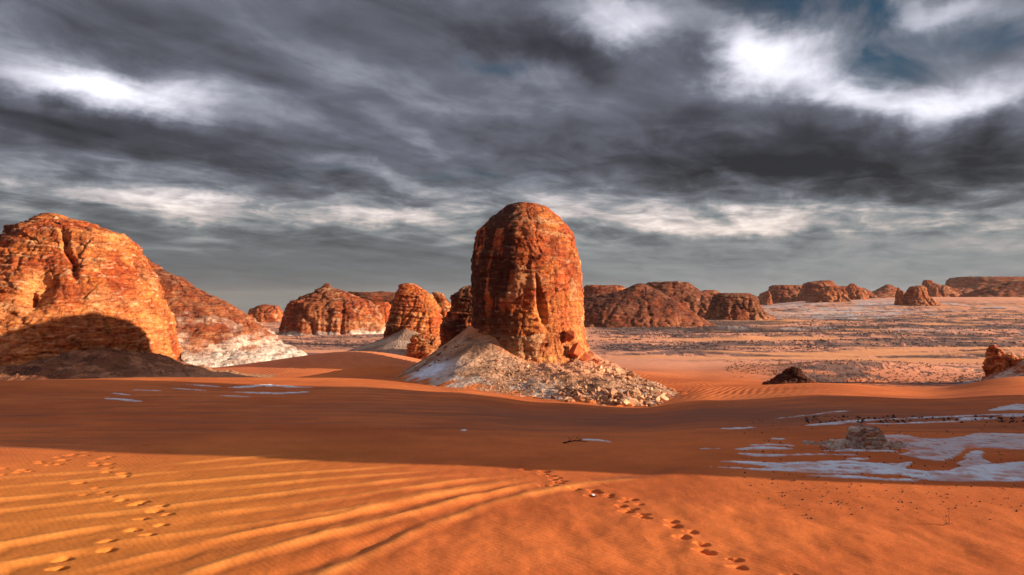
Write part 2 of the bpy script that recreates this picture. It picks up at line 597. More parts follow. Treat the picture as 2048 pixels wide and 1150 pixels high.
def dist_line(pts, xs, ys_):
    d = np.full(xs.shape, 1e9)
    tt = np.zeros(xs.shape)
    sgn = np.zeros(xs.shape)
    n = len(pts) - 1
    for k in range(n):
        a, b = pts[k], pts[k + 1]
        ab = b - a
        L2 = (ab ** 2).sum() + 1e-9
        t = np.clip(((xs - a[0]) * ab[0] + (ys_ - a[1]) * ab[1]) / L2, 0, 1)
        ex, ey = xs - a[0] - t * ab[0], ys_ - a[1] - t * ab[1]
        dd = np.hypot(ex, ey)
        m = dd < d
        d = np.where(m, dd, d)
        tt = np.where(m, (k + t) / n, tt)
        sgn = np.where(m, np.sign(ab[0] * ey - ab[1] * ex), sgn)
    return d, tt, sgn


dz_ = np.zeros(xn.shape)
wob = 0.10 * fbm(xn / 2.5, yn / 2.5, octv=2, seed=41)
tracks = [
    ([(-200, 968), (0, 953), (240, 936), (400, 922), (620, 905)], 0.034, 0.22),
    ([(-200, 990), (0, 972), (250, 951), (430, 935), (680, 915)], 0.030, 0.20),
    ([(-200, 1018), (0, 997), (240, 973), (560, 947), (860, 925)], 0.040, 0.22),
    ([(-200, 1042), (0, 1019), (250, 991), (550, 965), (930, 934)], 0.036, 0.20),
    ([(-200, 1075), (0, 1048), (250, 1021), (600, 980), (1010, 940)], 0.042, 0.22),
    ([(-200, 1115), (0, 1085), (300, 1038), (650, 997), (1060, 945)], 0.044, 0.22),
    ([(-200, 1165), (0, 1125), (300, 1072), (700, 1015), (1085, 949)], 0.048, 0.22),
    ([(0, 1175), (200, 1130), (420, 1078), (740, 1012), (1095, 951)], 0.050, 0.20),
    ([(250, 1190), (450, 1120), (640, 1066), (870, 1008), (1105, 957)], 0.050, 0.24),
    ([(560, 1190), (680, 1130), (800, 1070), (960, 1008), (1170, 965), (1330, 950)], 0.040, 0.30),
    ([(0, 866), (350, 857), (700, 857), (1050, 861)], -0.040, 0.16),
    ([(0, 830), (400, 825), (800, 823), (1180, 838)], -0.03, 0.3),
    ([(1180, 960), (1290, 948), (1380, 930)], -0.02, 0.3),
]
darkl = np.zeros(xn.shape)
lightl = np.zeros(xn.shape)
for pts, amp, sg in tracks:
    d, t, sgn = dist_line(poly_world([(min(max(a, -60), 2100), b) for a, b in pts]), xn, yn)
    d = d * sgn + wob
    e = sstep(t, 0.0, 0.04) * (1 - sstep(t, 0.86, 1.0))
    sg = sg * ((0.55, 0.8, 0.65)[len(pts) % 3] if amp > 0 else 1.0)
    prof = np.exp(-(d / sg) ** 2) - 0.8 * np.exp(-((d + 2.0 * sg) / (1.2 * sg)) ** 2)
    vary = np.clip(0.8 + 1.3 * fbm(xn / 2.6, yn / 1.6, octv=3, seed=int(amp * 1000) % 91 + 3), 0.1, 1.6)
    dz_ += (0.58 if amp > 0 else 1.0) * amp * prof * e * vary
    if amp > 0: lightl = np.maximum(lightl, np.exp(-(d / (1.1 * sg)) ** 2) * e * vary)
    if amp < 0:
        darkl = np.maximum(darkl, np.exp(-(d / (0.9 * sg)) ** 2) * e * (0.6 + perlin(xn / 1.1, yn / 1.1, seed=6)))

prints = []
L7 = [(125, 978, 1), (125, 978, 0)]
for a, b, s_ in [(350, 978, 1.2), (380, 918, 1.1), (640, 866, 1.0), (640, 820, 1.1), (877, 782, .9), (788, 752, 1.1), (955, 721, .8),
                 (835, 692, .8), (990, 665, .7), (915, 643, 1.1), (958, 618, .7), (805, 608, 1.1), (845, 593, .8), (718, 580, .9),
                 (660, 563, .7), (470, 482, 1.1), (728, 428, 1.0), (738, 442, .6), (630, 418, .7), (635, 398, .7), (645, 371, .7),
                 (568, 380, .8), (560, 366, .6), (612, 341, .8), (645, 331, .6), (570, 299, .6), (505, 322, .6), (436, 317, .7),
                 (400, 322, .5), (376, 350, .9), (350, 374, .7), (292, 368, .6), (248, 368, .8), (240, 358, .5), (180, 414, .6),
                 (140, 407, .8), (115, 420, .6), (25, 400, .6), (10, 436, .7), (500, 548, .5), (615, 535, .5), (570, 511, .5),
                 (345, 332, .6), (295, 378, .5), (970, 300, .7), (520, 303, .5), (810, 272, .6), (870, 262, .5)]:
    prints.append(c7(a, b) + (s_, 0.62))
for a, b, s_ in [(820, 288, .8), (905, 302, .8), (935, 307, .6), (1008, 341, 1.0), (1112, 366, .9), (1195, 390, 1.0), (1235, 396, .7),
                 (1000, 440, .6), (1030, 462, .9), (1138, 474, 1.0), (1130, 489, .7), (1178, 498, .8), (1215, 510, .5), (1190, 520, .5),
                 (1247, 529, .6), (1215, 540, .9), (1183, 559, .8), (1130, 558, .7), (1313, 572, 1.0), (1418, 582, 1.0), (1440, 594, .9),
                 (1400, 616, .7), (1640, 637, 1.2), (1595, 652, .6), (1583, 674, .8), (1690, 667, .4), (1655, 689, .7), (1613, 704, 1.1),
                 (1716, 724, .8), (1700, 743, .9), (1735, 750, .5), (1880, 767, .9), (1890, 792, 1.2), (1988, 824, .9), (1940, 855, 1.2),
                 (2047, 892, .8), (2047, 928, 1.1), (1515, 610, .6), (1510, 622, .5)]:
    prints.append(c8(a, b) + (s_, -0.5))
for a, b, s_ in [(158, 951, .8), (180, 994, 1.3), (345, 1038, .9), (360, 1084, 1.3), (665, 1135, 1.2), (700, 1165, 1.0)]:
    prints.append(c6(a, b) + (s_, -0.5))
rng = np.random.RandomState(12)
for pc, pr, s_, an in prints:
    px, py, _ = at(pc, pr)
    an = an + rng.uniform(-.35, .35)
    left_ = pc < 760
    L = (0.155 if left_ else 0.150) * (0.5 + 0.5 * s_)
    Wd = (0.100 if left_ else 0.105) * (0.6 + 0.4 * s_)
    m = (np.abs(xn - px) < 1.2) & (np.abs(yn - py) < 1.2)
    if not m.any(): continue
    X, Y2 = xn[m], yn[m]
    c_, s__ = math.cos(an), math.sin(an)
    qa = (X - px) * c_ + (Y2 - py) * s__
    qb = -(X - px) * s__ + (Y2 - py) * c_
    q = (qa / L) ** 2 + (qb / (Wd * (1 + 0.35 * np.sin(3 * qa / L)))) ** 2 + 0.35 * perlin(X / 0.09, Y2 / 0.09, seed=int(pc) % 97)
    pit = 1 - sstep(q, 0.6 if left_ else 0.45, 1.15)
    spill = g2(X, Y2, px - 1.25 * L, py + 0.03, L * 0.7, Wd * 1.3, an)
    dz_[m] += -((0.062 if left_ else 0.075) * min(s_ + 0.1, 1.1)) * pit + 0.012 * s_ * spill * (1 - pit)
for pts, dep, sg in [([(180, 1165), (400, 1098), (700, 1033), (1085, 955)], 0.045, 0.26), ([(500, 1165), (640, 1122), (850, 1034), (1100, 962)], 0.05, 0.24),
                     ([(-40, 1105), (240, 1065), (560, 1010), (900, 960)], 0.025, 0.30), ([(-40, 1150), (200, 1110), (420, 1066)], 0.03, 0.35)]:
    d, t, sgn = dist_line(poly_world(pts), xn, yn)
    d = d * sgn + wob * 0.7
    dz_ -= dep * np.exp(-(d / sg) ** 2) * sstep(t, 0, 0.05) * (1 - sstep(t, 0.75, 1)) * (0.8 + 0.8 * fbm(xn / 2, yn / 2, octv=2, seed=44))
# soft lumps and scuffs nearest the camera
lump = sstep(xn, -9, -1) * (1 - sstep(r[nearm], 17, 22))
dz_ += lump * 0.055 * fbm(xn / 1.1, yn / 1.6, octv=3, seed=8)
dz_ += 0.012 * fbm(xn / 0.45, yn / 0.9, octv=2, seed=9) * (1 - sstep(r[nearm], 22, 30))
gz[nearm] += dz_

# ---------------- colours of the ground
n1 = fbm(x / 9, y / 7, octv=4, seed=11)
n2 = fbm(x / 2.2, y / 1.5, octv=3, seed=12)
sandA = np.array((0.66, 0.160, 0.038))
sandB = np.array((0.50, 0.110, 0.026))
sandY = np.array((0.56, 0.176, 0.028))
C = lerp(np.tile(sandA, (len(x), 1)), sandB, sstep(n1 + 0.4 * n2, -0.3, 0.45))
leftY = sstep(-x, 1.0, 8.0) * (1 - sstep(r, 20, 30))
C = lerp(C, sandY, 0.75 * leftY * front)
# pinker dusty sand in the plain
C = lerp(C, np.array((0.75, 0.32, 0.19)), 0.85 * sstep(r, 74, 115))
# grey violet grit in the hollow
grit = g2(x, y, 4.5, 37, 8, 4.2, 0.1) + 0.8 * g2(x, y, 14, 33, 6, 2.6, -0.1)
C = lerp(C, np.array((0.22, 0.085, 0.05)), np.clip(grit * (0.75 + 0.9 * fbm(x / 3.5, y / 0.7, octv=3, seed=14)), 0, 0.8))
bandm = (1 - sstep(r, 48, 56)) * sstep(r, 26, 32)
C = lerp(C, np.array((0.30, 0.10, 0.05)), np.clip(bandm * (fbm(x / 7, y / 0.55 + x / 30, octv=4, seed=15) - 0.02) * 2.0, 0, 0.6))
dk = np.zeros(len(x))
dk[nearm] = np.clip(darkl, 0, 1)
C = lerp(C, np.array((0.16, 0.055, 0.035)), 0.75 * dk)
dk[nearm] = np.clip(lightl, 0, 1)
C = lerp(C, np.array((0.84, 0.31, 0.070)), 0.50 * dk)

stony = np.zeros(len(x))
# stony plain
rightp = sstep(colr, 1150, 1230)
leftp = 1 - sstep(colr, 820, 900)
pl = sstep(r, 108, 128) * front * rightp + 0.75 * sstep(r, 125, 150) * front * leftp
pl = pl * (1 - sstep(r, 520, 800))
big_ = fbm(x / 60, y / 26, octv=3, seed=21)
sm = fbm(x / 7.0, y / 6.0, octv=5, seed=22, gain=0.75)
st_ = np.clip(pl * sstep(sm + 0.9 * big_ + 0.20, -0.10, 0.30), 0, 1)
# nearer tongue of stones on the right
t2 = front * sstep(colr, 1480, 1620) * sstep(r, 72, 82) * (1 - sstep(r, 112, 125))
st_ = np.maximum(st_, t2 * sstep(sm + 0.5 * big_ + 0.12, -0.05, 0.30))
sandstrip = sstep(fbm(x / 45 + 9, y / 10, octv=2, seed=23), 0.16, 0.30) * sstep(r, 95, 120)
st_ = st_ * (1 - 0.85 * sandstrip)
C = lerp(C, np.array((0.20, 0.112, 0.092)), st_ * 0.92)
fs = fbm(x / 2.4, y / 3.0, octv=3, seed=26, gain=0.8)
C = lerp(C, np.array((0.05, 0.032, 0.032)), np.clip(st_ * sstep(fs, 0.0, 0.35), 0, 0.85))
dark2 = sstep(fbm(x / 34 + 4, y / 16, octv=4, seed=24) + 0.22 * g2(x, y, 110, 280, 90, 55), 0.10, 0.34) * pl * sstep(r, 165, 230) * rightp
C = lerp(C, np.array((0.07, 0.045, 0.040)), 0.85 * dark2)
orange = sandstrip * pl
C = lerp(C, np.array((0.82, 0.33, 0.13)), 0.7 * orange)
stony = np.maximum(stony, st_)

# white chalk
white = np.zeros(len(x))
edge = 0.30 * fbm(xn / 1.3, yn / 0.9, octv=3, seed=51)
warp_c = 6.0 * fbm(xn / 1.6, yn / 0.8, octv=3, seed=52)
cn, rn = 1024 + F * xn / yn, HOR + F * (EYE - ground(xn, yn)) / yn


def in_poly(px, py, poly):
    ins = np.zeros(px.shape, bool)
    n = len(poly)
    for k in range(n):
        x1, y1 = poly[k]
        x2, y2 = poly[(k + 1) % n]
        if y1 == y2: continue
        c = ((y1 > py) != (y2 > py)) & (px < (x2 - x1) * (py - y1) / (y2 - y1) + x1)
        ins ^= c
    return ins


# outlines were measured in the photograph and are laid on the ground in world coordinates
def patch(poly, wgt=1.0, rag=0.16):
    wp = poly_world(poly)
    X = xn + rag * 1.6 * fbm(xn / 0.9, yn / 0.7, octv=3, seed=53)
    Y3 = yn + rag * fbm(xn / 1.1, yn / 0.6, octv=3, seed=54)
    m = in_poly(X, Y3, [tuple(p) for p in wp])
    white[nearm] = np.maximum(white[nearm], m * wgt)


def streak(pts, th, wgt=1.0):
    """a thin tapered streak; th in metres"""
    d, t, _ = dist_line(poly_world(pts), xn + edge * 0.3, yn + edge * th)
    w_ = th * np.sqrt(np.clip(4 * t * (1 - t), 0, 1)) * (0.75 + 0.8 * fbm(xn / 0.9, yn / 0.9, octv=2, seed=55))
    white[nearm] = np.maximum(white[nearm], wgt * sstep(w_ - d, -0.02, 0.03))


patch([c6(*p) for p in [(150, 505), (300, 512), (560, 532), (750, 545), (900, 548), (1300, 552), (1430, 580), (1500, 586), (2200, 584),
                        (2200, 470), (2040, 475), (1930, 480), (1820, 495), (1800, 440), (1780, 415), (1720, 420), (1680, 470),
                        (1640, 530), (1500, 535), (1350, 520), (1390, 480), (1300, 490), (1150, 485), (1000, 470), (850, 475),
                        (600, 485), (400, 478), (240, 475), (420, 492), (560, 508), (500, 520), (300, 508)]])
patch([c6(*p) for p in [(740, 560), (900, 556), (1200, 572), (1430, 578), (1400, 589), (1250, 586), (1000, 574)]], 1.0, 0.06)
patch([c6(*p) for p in [(1180, 322), (1350, 322), (1430, 340), (1600, 342), (1700, 325), (1780, 308), (2200, 325), (2200, 415),
                        (1820, 397), (1700, 402), (1640, 445), (1560, 472), (1440, 465), (1300, 432), (1400, 415), (1250, 385),
                        (1060, 400), (960, 412), (850, 380), (960, 350)]], 0.8)
patch([c6(*p) for p in [(1830, 180), (1900, 160), (2000, 140), (2200, 150), (2200, 176), (1950, 178)]])
for pts, th in [([(350, 405), (520, 396), (690, 404)], .30), ([(360, 432), (500, 440), (650, 441)], .28), ([(640, 441), (850, 434), (1060, 440)], .16),
                ([(1000, 462), (1130, 460)], .14), ([(430, 384), (560, 378), (700, 386)], .14), ([(560, 343), (640, 345)], .22),
                ([(140, 403), (275, 401)], .14), ([(265, 285), (370, 283), (475, 277)], .30), ([(690, 215), (800, 205), (890, 190), (1040, 178)], .16),
                ([(580, 226), (690, 216)], .10), ([(760, 268), (900, 258), (1050, 240), (1200, 232)], .34), ([(1100, 236), (1400, 222), (1700, 210), (2100, 196)], .26),
                ([(1100, 258), (1300, 255), (1700, 240)], .22), ([(1660, 240), (1760, 226), (1890, 224)], .42), ([(1920, 214), (2100, 206)], .42),
                ([(850, 415), (1100, 412), (1300, 420)], .2), ([(1420, 575), (1700, 583), (2100, 583)], .25)]:
    streak([c6(*p) for p in pts], th)
for pts, th in [([(455, 775), (530, 770), (628, 775)], .75), ([(470, 784), (560, 787), (620, 783)], .5), ([(372, 768), (445, 773)], .35),
                ([(212, 796), (285, 803)], .35), ([(440, 791), (500, 794)], .28), ([(262, 779), (332, 781)], .22), ([(225, 786), (262, 790)], .2),
                ([(1160, 879), (1190, 880), (1222, 884)], .17), ([(340, 775), (420, 781)], .2), ([(1445, 857), (1510, 855)], .25)]:
    streak(pts, th)
mott = sstep(fbm(x / 0.45, y / 0.40, octv=3, seed=61), 0.10, 0.42)
rocky = g2(x, y, 12.4, 24.6, 3.6, 1.4, 0.1) * (0.5 + 0.5 * front)
chalk = lerp(np.tile(np.array((0.74, 0.745, 0.77)), (len(x), 1)), np.array((0.46, 0.38, 0.37)), np.clip(mott * (0.28 + 1.1 * rocky) + 0.35 * rocky, 0, 1))
chalk = lerp(chalk, np.array((0.56, 0.43, 0.38)), sstep(r, 90, 130) * (0.45 + 0.55 * sstep(fbm(x / 5, y / 8, octv=3, seed=74), -0.2, 0.2)))
chalk = lerp(chalk, np.array((0.62, 0.55, 0.55)), sstep(n2, 0.0, 0.5) * 0.5)
# chalk skirts far off, at the feet of the hills
wn1 = fbm(x / 40, y / 9, octv=4, seed=71)
zone = g2(x, y, -26, 101, 9, 9) * 1.5 + front * sstep(colr, 1180, 1260) * (sstep(r, 225, 250) * (1 - sstep(r, 262, 300))) * 0.8
zone = zone + front * sstep(colr, 1430, 1520) * sstep(r, 330, 420) * (1 - sstep(r, 700, 1000)) * (1.15 - 0.55 * sstep(colr, 1760, 1900))
zone = zone + front * leftp * sstep(r, 170, 200) * (1 - sstep(r, 215, 260)) * 0.4
fw = sstep(wn1 * 1.2 + 0.5 * fbm(x / 12, y / 14, octv=3, seed=72) + zone - 0.85, 0.0, 0.45)
white = np.maximum(white, np.clip(fw, 0, 1) * 0.62 * sstep(r, 84, 96))
# edge of the plain at the right
white = np.maximum(white, front * sstep(colr, 1900, 1985) * g2(x, y, 44, 76, 7, 6) * 1.1 * sstep(fbm(x / 5, y / 3, octv=3, seed=73), -0.35, 0.2))
white = np.clip(white, 0, 1)
thin = sstep(fbm(x / 0.35, y / 0.28, octv=4, seed=62, gain=.65), 0.0, 0.5)
gz += 0.03 * white * (r < 50) * (1 - 0.6 * thin) + 0.012 * white * (r < 50) * fbm(x / 0.3, y / 0.3, octv=2, seed=63)
white = white * (1 - 0.7 * thin) * np.where(r < 60, 0.45 + 0.55 * sstep(fbm(x / 1.4, y / 0.8, octv=4, seed=64, gain=.6), -0.42, 0.0), 1)
C = lerp(C, chalk, white)
stony = np.maximum(stony, 0.25 * white * (r < 60) + 0.4 * rocky)
# ripples on the lit dunes
ripple = front * (sstep(r, 46, 52) * (1 - sstep(r, 96, 106)))
ripple = ripple * (g2(x, y, -14, 54, 9, 7) * 0.9 + g2(x, y, -17, 88, 12, 8) * 1.1 + g2(x, y, 12.8, 64, 3.2, 11) * 1.3 + g2(x, y, -2, 52, 5, 4) * 0.0)
ripple = np.clip(ripple, 0, 1)

verts = np.stack([x, y, gz], 1)
ii = np.arange(nr - 1)[:, None] * na
jj = np.arange(na)[None, :]
jn = (jj + 1) % na
faces = np.stack([ii + jj, ii + jn, ii + na + jn, ii + na + jj], -1).reshape(-1, 4)[:, ::-1]
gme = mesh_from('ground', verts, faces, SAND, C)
for nm, arr in (('ripple', ripple), ('stony', stony)):
    at_ = gme.attributes.new(nm, 'FLOAT', 'POINT')
    at_.data.foreach_set('value', arr.astype(np.float32))
link('ground', gme, kind='structure')


# ------------------------------------------------------------------ rock formations
VARN_SHADE = np.array((0.052, 0.018, 0.013))  # dark desert coat, also painted in as shade on faces and in cracks
RED = np.array((0.47, 0.092, 0.026))
ORA = np.array((0.68, 0.20, 0.052))
TAN = np.array((0.74, 0.36, 0.17))
CHK = np.array((0.70, 0.50, 0.40))


def rock(name, dist, prof, depth, nth=200, nz=140, s=1.0, sup=2.6, rot=0.0, blocks=0.25, flute=0.3, strata=0.14, lump=0.5,
         varnish_shade=0.5, var_lo=0.25, pale=0.12, dash=1.0, chalk_h=0.0, cone=False, seed=1, mat=None, sink=1.5, side=None, redo=1.0, dark=1.0, carve=None,
         label=None, cat='rock formation', group=None, parent=None, kind=None, push=0.0, brown=0.0):
    """a rock mass standing at distance dist.  prof: (row, left column, right column) of its outline from the foot upward;
    depth: half depth over half width"""
    P_ = np.array(prof, float)
    xl = (P_[:, 1] - 1024) / F * dist
    xr = (P_[:, 2] - 1024) / F * dist
    zz = EYE + (HOR - P_[:, 0]) / F * dist
    xl = np.concatenate([[xl[0]], xl]); xr = np.concatenate([[xr[0]], xr]); zz = np.concatenate([[zz[0] - sink * max(s, 1)], zz])
    seg = np.hypot(np.diff(zz), 0.5 * (np.abs(np.diff(xl)) + np.abs(np.diff(xr)))) + 1e-4
    acc = np.concatenate([[0], np.cumsum(seg)])
    t = np.linspace(0, acc[-1], nz)
    XL, XR, ZZ = [np.interp(t, acc, q) for q in (xl, xr, zz)]
    k = np.exp(-0.5 * (np.arange(-6, 7) / (nz / 90.0)) ** 2)
    k /= k.sum()
    sm_ = lambda q: np.convolve(np.pad(q, 6, mode='reflect', reflect_type='odd'), k, 'valid')
    XL, XR, ZZ = sm_(XL), sm_(XR), sm_(ZZ)
    hw = np.maximum((XR - XL) / 2, 0.02 * s)
    cx = (XL + XR) / 2
    hd = hw * depth
    th = np.linspace(0, 2 * math.pi, nth, endpoint=False)
    ct, st2 = np.cos(th), np.sin(th)
    rad = (np.abs(ct) ** sup + np.abs(st2) ** sup) ** (-1 / sup)
    ex, ey = rad * ct, rad * st2
    if rot:
        c_, s_ = math.cos(rot), math.sin(rot)
        ex, ey = ex * c_ - ey * s_, ex * s_ + ey * c_
        ex /= np.abs(ex).max(); ey /= np.abs(ey).max()
    X = cx[:, None] + hw[:, None] * ex[None]
    Y = dist + hd[:, None] * ey[None] + push * (ZZ - ZZ[0])[:, None]
    Z = np.repeat(ZZ[:, None], nth, 1)
    # normals of the smooth body
    dth = np.stack([np.roll(q, -1, 1) - np.roll(q, 1, 1) for q in (X, Y, Z)], -1)
    dzt = np.stack([np.gradient(q, axis=0) for q in (X, Y, Z)], -1)
    N = np.cross(dth, dzt)
    N /= np.linalg.norm(N, axis=-1, keepdims=True) + 1e-9
    hgt = (Z - zz[1]) / (ZZ[-1] - zz[1])
    a, b, c = X / s, Y / s, Z / s
    o = seed * 13.7
    dip = c + 0.06 * a + 0.35 * fbm(a / 7 + o, b / 7, octv=2, seed=seed)
    l1 = perlin(np.zeros_like(dip) + o, a * 0.02, dip * 0.55, seed=seed + 1)
    l2 = perlin(a * 0.10 + o, b * 0.10, dip * 1.7, seed=seed + 2)
    l3 = perlin(a * 0.22 + o, b * 0.22, dip * 4.2, seed=seed + 9)
    lay = np.tanh(3.2 * l1) * 0.55 + np.tanh(3.0 * l2) * 0.5 + 0.45 * np.tanh(2.5 * l3)
    big1 = fbm(a / 5.5 + o, b / 5.5, c / 7.0, octv=3, seed=seed + 3)
    wa_ = 0.6 * fbm(a / 1.4, b / 1.4, c / 1.4 + o, octv=2, seed=seed + 4)
    f1, fe, cid = cells((a + wa_) / 2.3 + o, (b + wa_) / 2.3, (c + wa_) / 1.5, seed=seed + 5)
    g1, ge, gid = cells((a + wa_) / 0.75 + o, (b + wa_) / 0.75, (c + wa_) / 0.42, seed=seed + 6)
    fl = 1 - np.abs(perlin(a / 1.5 + o + 0.4 * wa_, b / 1.5, c / 9.0, seed=seed + 7)) * 2.2
    fl = np.clip(fl, 0, 1) ** 4
    fl2 = 1 - np.abs(perlin(a / 0.7 + o + 0.5 * wa_, b / 0.7, c / 5.0, seed=seed + 8)) * 2.2
    fl2 = np.clip(fl2, 0, 1) ** 3
    fine_ = fbm(a / 0.5 + o, b / 0.5, c / 0.35, octv=3, seed=seed + 10, gain=0.6)
    lowm_ = 1 - sstep(hgt, 0.35, 0.85)
    D = lump * big1 + blocks * (cid - 0.5) * 1.1 - blocks * 0.55 * (1 - sstep(fe, 0.0, 0.10))
    D = D + blocks * 0.45 * (gid - 0.5) - blocks * 0.22 * (1 - sstep(ge, 0.0, 0.12))
    D = D + strata * lay - flute * (fl + 0.4 * fl2) * (0.25 + 0.75 * lowm_) + 0.10 * fine_ * min(1, blocks * 5 + .3)
    D = D * s
    crv = 0
    if carve is not None:
        dcar, crv = carve(X, Y, Z, hgt)
        D = D - dcar
    lim = np.clip(hw / (1.2 * s), 0.15, 1.0)[:, None]
    lim = lim * (0.2 + 0.8 * sstep(np.arange(nz)[::-1] / nz, 0.0, 0.06))[:, None]
    D = D * lim
    X, Y, Z = X + N[..., 0] * D, Y + N[..., 1] * D, Z + N[..., 2] * D
    # colour
    blot = fbm(a / 3.2 + o + 5, b / 3.2, c / 2.6, octv=4, seed=seed + 11, gain=0.6)
    streaky = fbm(a / 1.0 + o, b / 1.0, c / 6.5, octv=3, seed=seed + 12, gain=0.6)
    n0 = sstep(blot, -0.35, 0.4)
    Cc = lerp(np.tile(RED, X.shape + (1,)), ORA, n0)
    Cc = lerp(Cc, TAN, np.clip(sstep(l2 + 0.7 * l3 + 0.4 * blot, 0.20, 0.55) * 0.85, 0, 1) * min(1.0, pale * 5))
    Cc = lerp(Cc, TAN, np.clip(sstep(cid, 0.80, 0.90) * (1 - hgt) * 0.9 + (1 - sstep(hgt, 0.0, 0.22)) * 0.55, 0, 1) * min(1, pale * 6))
    vv = varnish_shade * (0.25 + 0.75 * sstep(hgt, var_lo - 0.3, var_lo + 0.5)) * sstep(1.2 * streaky + 1.0 * blot + 0.5 * l1 + 1.0 * (varnish_shade - 0.5), -0.26, 0.20)
    if side is not None:                      # dark coat thickened on faces turned from the sun, painting their shade
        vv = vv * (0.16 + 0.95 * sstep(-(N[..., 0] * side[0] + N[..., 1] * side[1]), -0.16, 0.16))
    Cc = lerp(Cc, VARN_SHADE, np.clip(vv, 0, 0.92))
    Cc = lerp(Cc, VARN_SHADE * 1.5, 0.55 * np.clip((1 - sstep(fe, 0, 0.07)) + 0.6 * fl + 0.5 * (1 - sstep(ge, 0, .1)), 0, 1))  # cracks and flutes coloured darker, painted cavity shade
    spk = sstep(fbm(a / 0.9 + o, b / 0.9, c / 0.2, octv=2, seed=seed + 14), 0.24, 0.42)
    Cc = lerp(Cc, np.array((0.80, 0.50, 0.30)), spk * 0.7 * dash * min(1, pale * 6))
    if brown: Cc = lerp(Cc, np.array((0.155, 0.048, 0.030)) * (0.55 + 0.9 * n0[..., None]), np.full(X.shape, brown))
    if chalk_h > 0:
        ck = (1 - sstep(hgt + 0.30 * fbm(a / 4 + o, b / 4, c / 2, octv=4, seed=seed + 13, gain=.6), chalk_h * 0.35, chalk_h))
        dg = fbm((a + 1.6 * c) / 2.6 + o, b / 2.6, (c - 0.35 * a) / 0.55, octv=4, seed=seed + 15, gain=.6)
        ck = ck * (1 - 0.85 * sstep(dg, 0.02, 0.30) * sstep(hgt, 0.02, 0.2))
        Cc = lerp(Cc, CHK * 0.88 + np.array((0.0, 0.07, 0.08)) * (1 - sstep(hgt, 0.05, 0.25))[..., None], np.clip(ck * 0.9, 0, 1))
    if carve is not None:
        Cc = lerp(Cc, np.array((0.76, 0.30, 0.10)), np.clip(crv, 0, 1) * 0.8)
    Cc = Cc * dark
    Vv = np.stack([X, Y, Z], -1).reshape(-1, 3)
    apex = np.array([[X[-1].mean(), Y[-1].mean(), Z[-1].mean() + 0.03 * s]])
    Vv = np.concatenate([Vv, apex])
    Cv = np.concatenate([Cc.reshape(-1, 3), Cc[-1].mean(0, keepdims=True)])
    i_ = np.arange(nz - 1)[:, None] * nth
    j_ = np.arange(nth)[None]
    jn_ = (j_ + 1) % nth
    q = np.stack([i_ + j_, i_ + jn_, i_ + nth + jn_, i_ + nth + j_], -1).reshape(-1, 4)
    last = (nz - 1) * nth
    capq = np.stack([last + j_[0], last + jn_[0], np.full(nth, len(Vv) - 1)], -1)
    q = np.concatenate([np.concatenate([q[:, [0, 1, 2]], q[:, [0, 2, 3]]]), capq])
    if mat is None:
        mat = ROCK if s < 2 else (ROCK_L if s < 6 else ROCK_XL)
    org = np.array([cx[0], dist, zz[1]])
    me = mesh_from(name, Vv - org, q, mat, Cv)
    return link(name, me, parent=parent, kind=kind, label=label, cat=None if parent or kind else cat, group=group, loc=org)


# the great pillar
def carve_pillar(X, Y, Z, h):
    col = 1024 + F * X / np.maximum(Y, 1)
    row = HOR - F * (Z - EYE) / np.maximum(Y, 1)
    fr = (Y < 70)
    gash = np.exp(-(((col - (1081 + (row - 600) * 0.16)) / (4 + 6 * sstep(row, 560, 630))) ** 2 + ((row - 602) / 44) ** 2) ** 2) * fr
    slab = sstep(np.sin(col / 9.0 + 1.5 * np.sin(row / 40)), 0.1, 0.7) * sstep(row, 610, 680) * sstep(col, 1040, 1060) * fr * 0.4
    face = sstep(row, 560, 640) * sstep(col, 1095, 1115) * fr * 0.25
    hole = np.exp(-(((col - 1139) / 9) ** 2 + ((row - 682) / 20) ** 2)) * fr
    return 0.75 * gash + 0.3 * hole + 0.12 * slab, 0.5 * gash + slab + face + sstep(row, 690, 730) * fr * 0.6


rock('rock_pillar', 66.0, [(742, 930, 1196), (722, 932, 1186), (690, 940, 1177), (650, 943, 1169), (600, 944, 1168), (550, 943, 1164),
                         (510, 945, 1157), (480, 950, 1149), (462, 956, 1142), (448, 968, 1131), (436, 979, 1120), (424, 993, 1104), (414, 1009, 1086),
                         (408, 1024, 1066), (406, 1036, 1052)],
     1.55, nth=520, nz=330, s=1.0, sup=2.25, blocks=0.11, flute=0.15, strata=0.10, lump=0.20, varnish_shade=0.95, var_lo=0.10, pale=0.17, dash=0.25, seed=2,
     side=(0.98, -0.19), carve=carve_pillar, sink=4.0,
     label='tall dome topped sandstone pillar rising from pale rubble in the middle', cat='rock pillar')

# the massif on the left
def carve_massif(X, Y, Z, h):
    col = 1024 + F * X / np.maximum(Y, 1)
    row = HOR - F * (Z - EYE) / np.maximum(Y, 1)
    fr = (Y < 84)
    alc = np.exp(-(((col - 75 - (row - 570) * -0.25) / 34) ** 2 + ((row - 578) / 42) ** 2) ** 2) * fr
    rift = np.exp(-((col - (135 + (row - 500) * 0.32 + 4 * np.sin(row / 9))) / 7) ** 2) * sstep(row, 445, 470) * (1 - sstep(row, 520, 580)) * fr
    slot = np.exp(-(((col - 60) / 6) ** 2 + ((row - 588) / 14) ** 2) ** 2) * fr
    cren = np.exp(-((row - (462 + (col - 120) * 0.10)) / 5) ** 2) * sstep(col, 95, 120) * (1 - sstep(col, 250, 275)) * fr
    gl = sstep(row, 575, 640) * fr * 0.35
    return 1.1 * alc + 0.9 * rift + 1.0 * slot - 0.3 * cren, 0.9 * alc + 0.7 * cren + gl


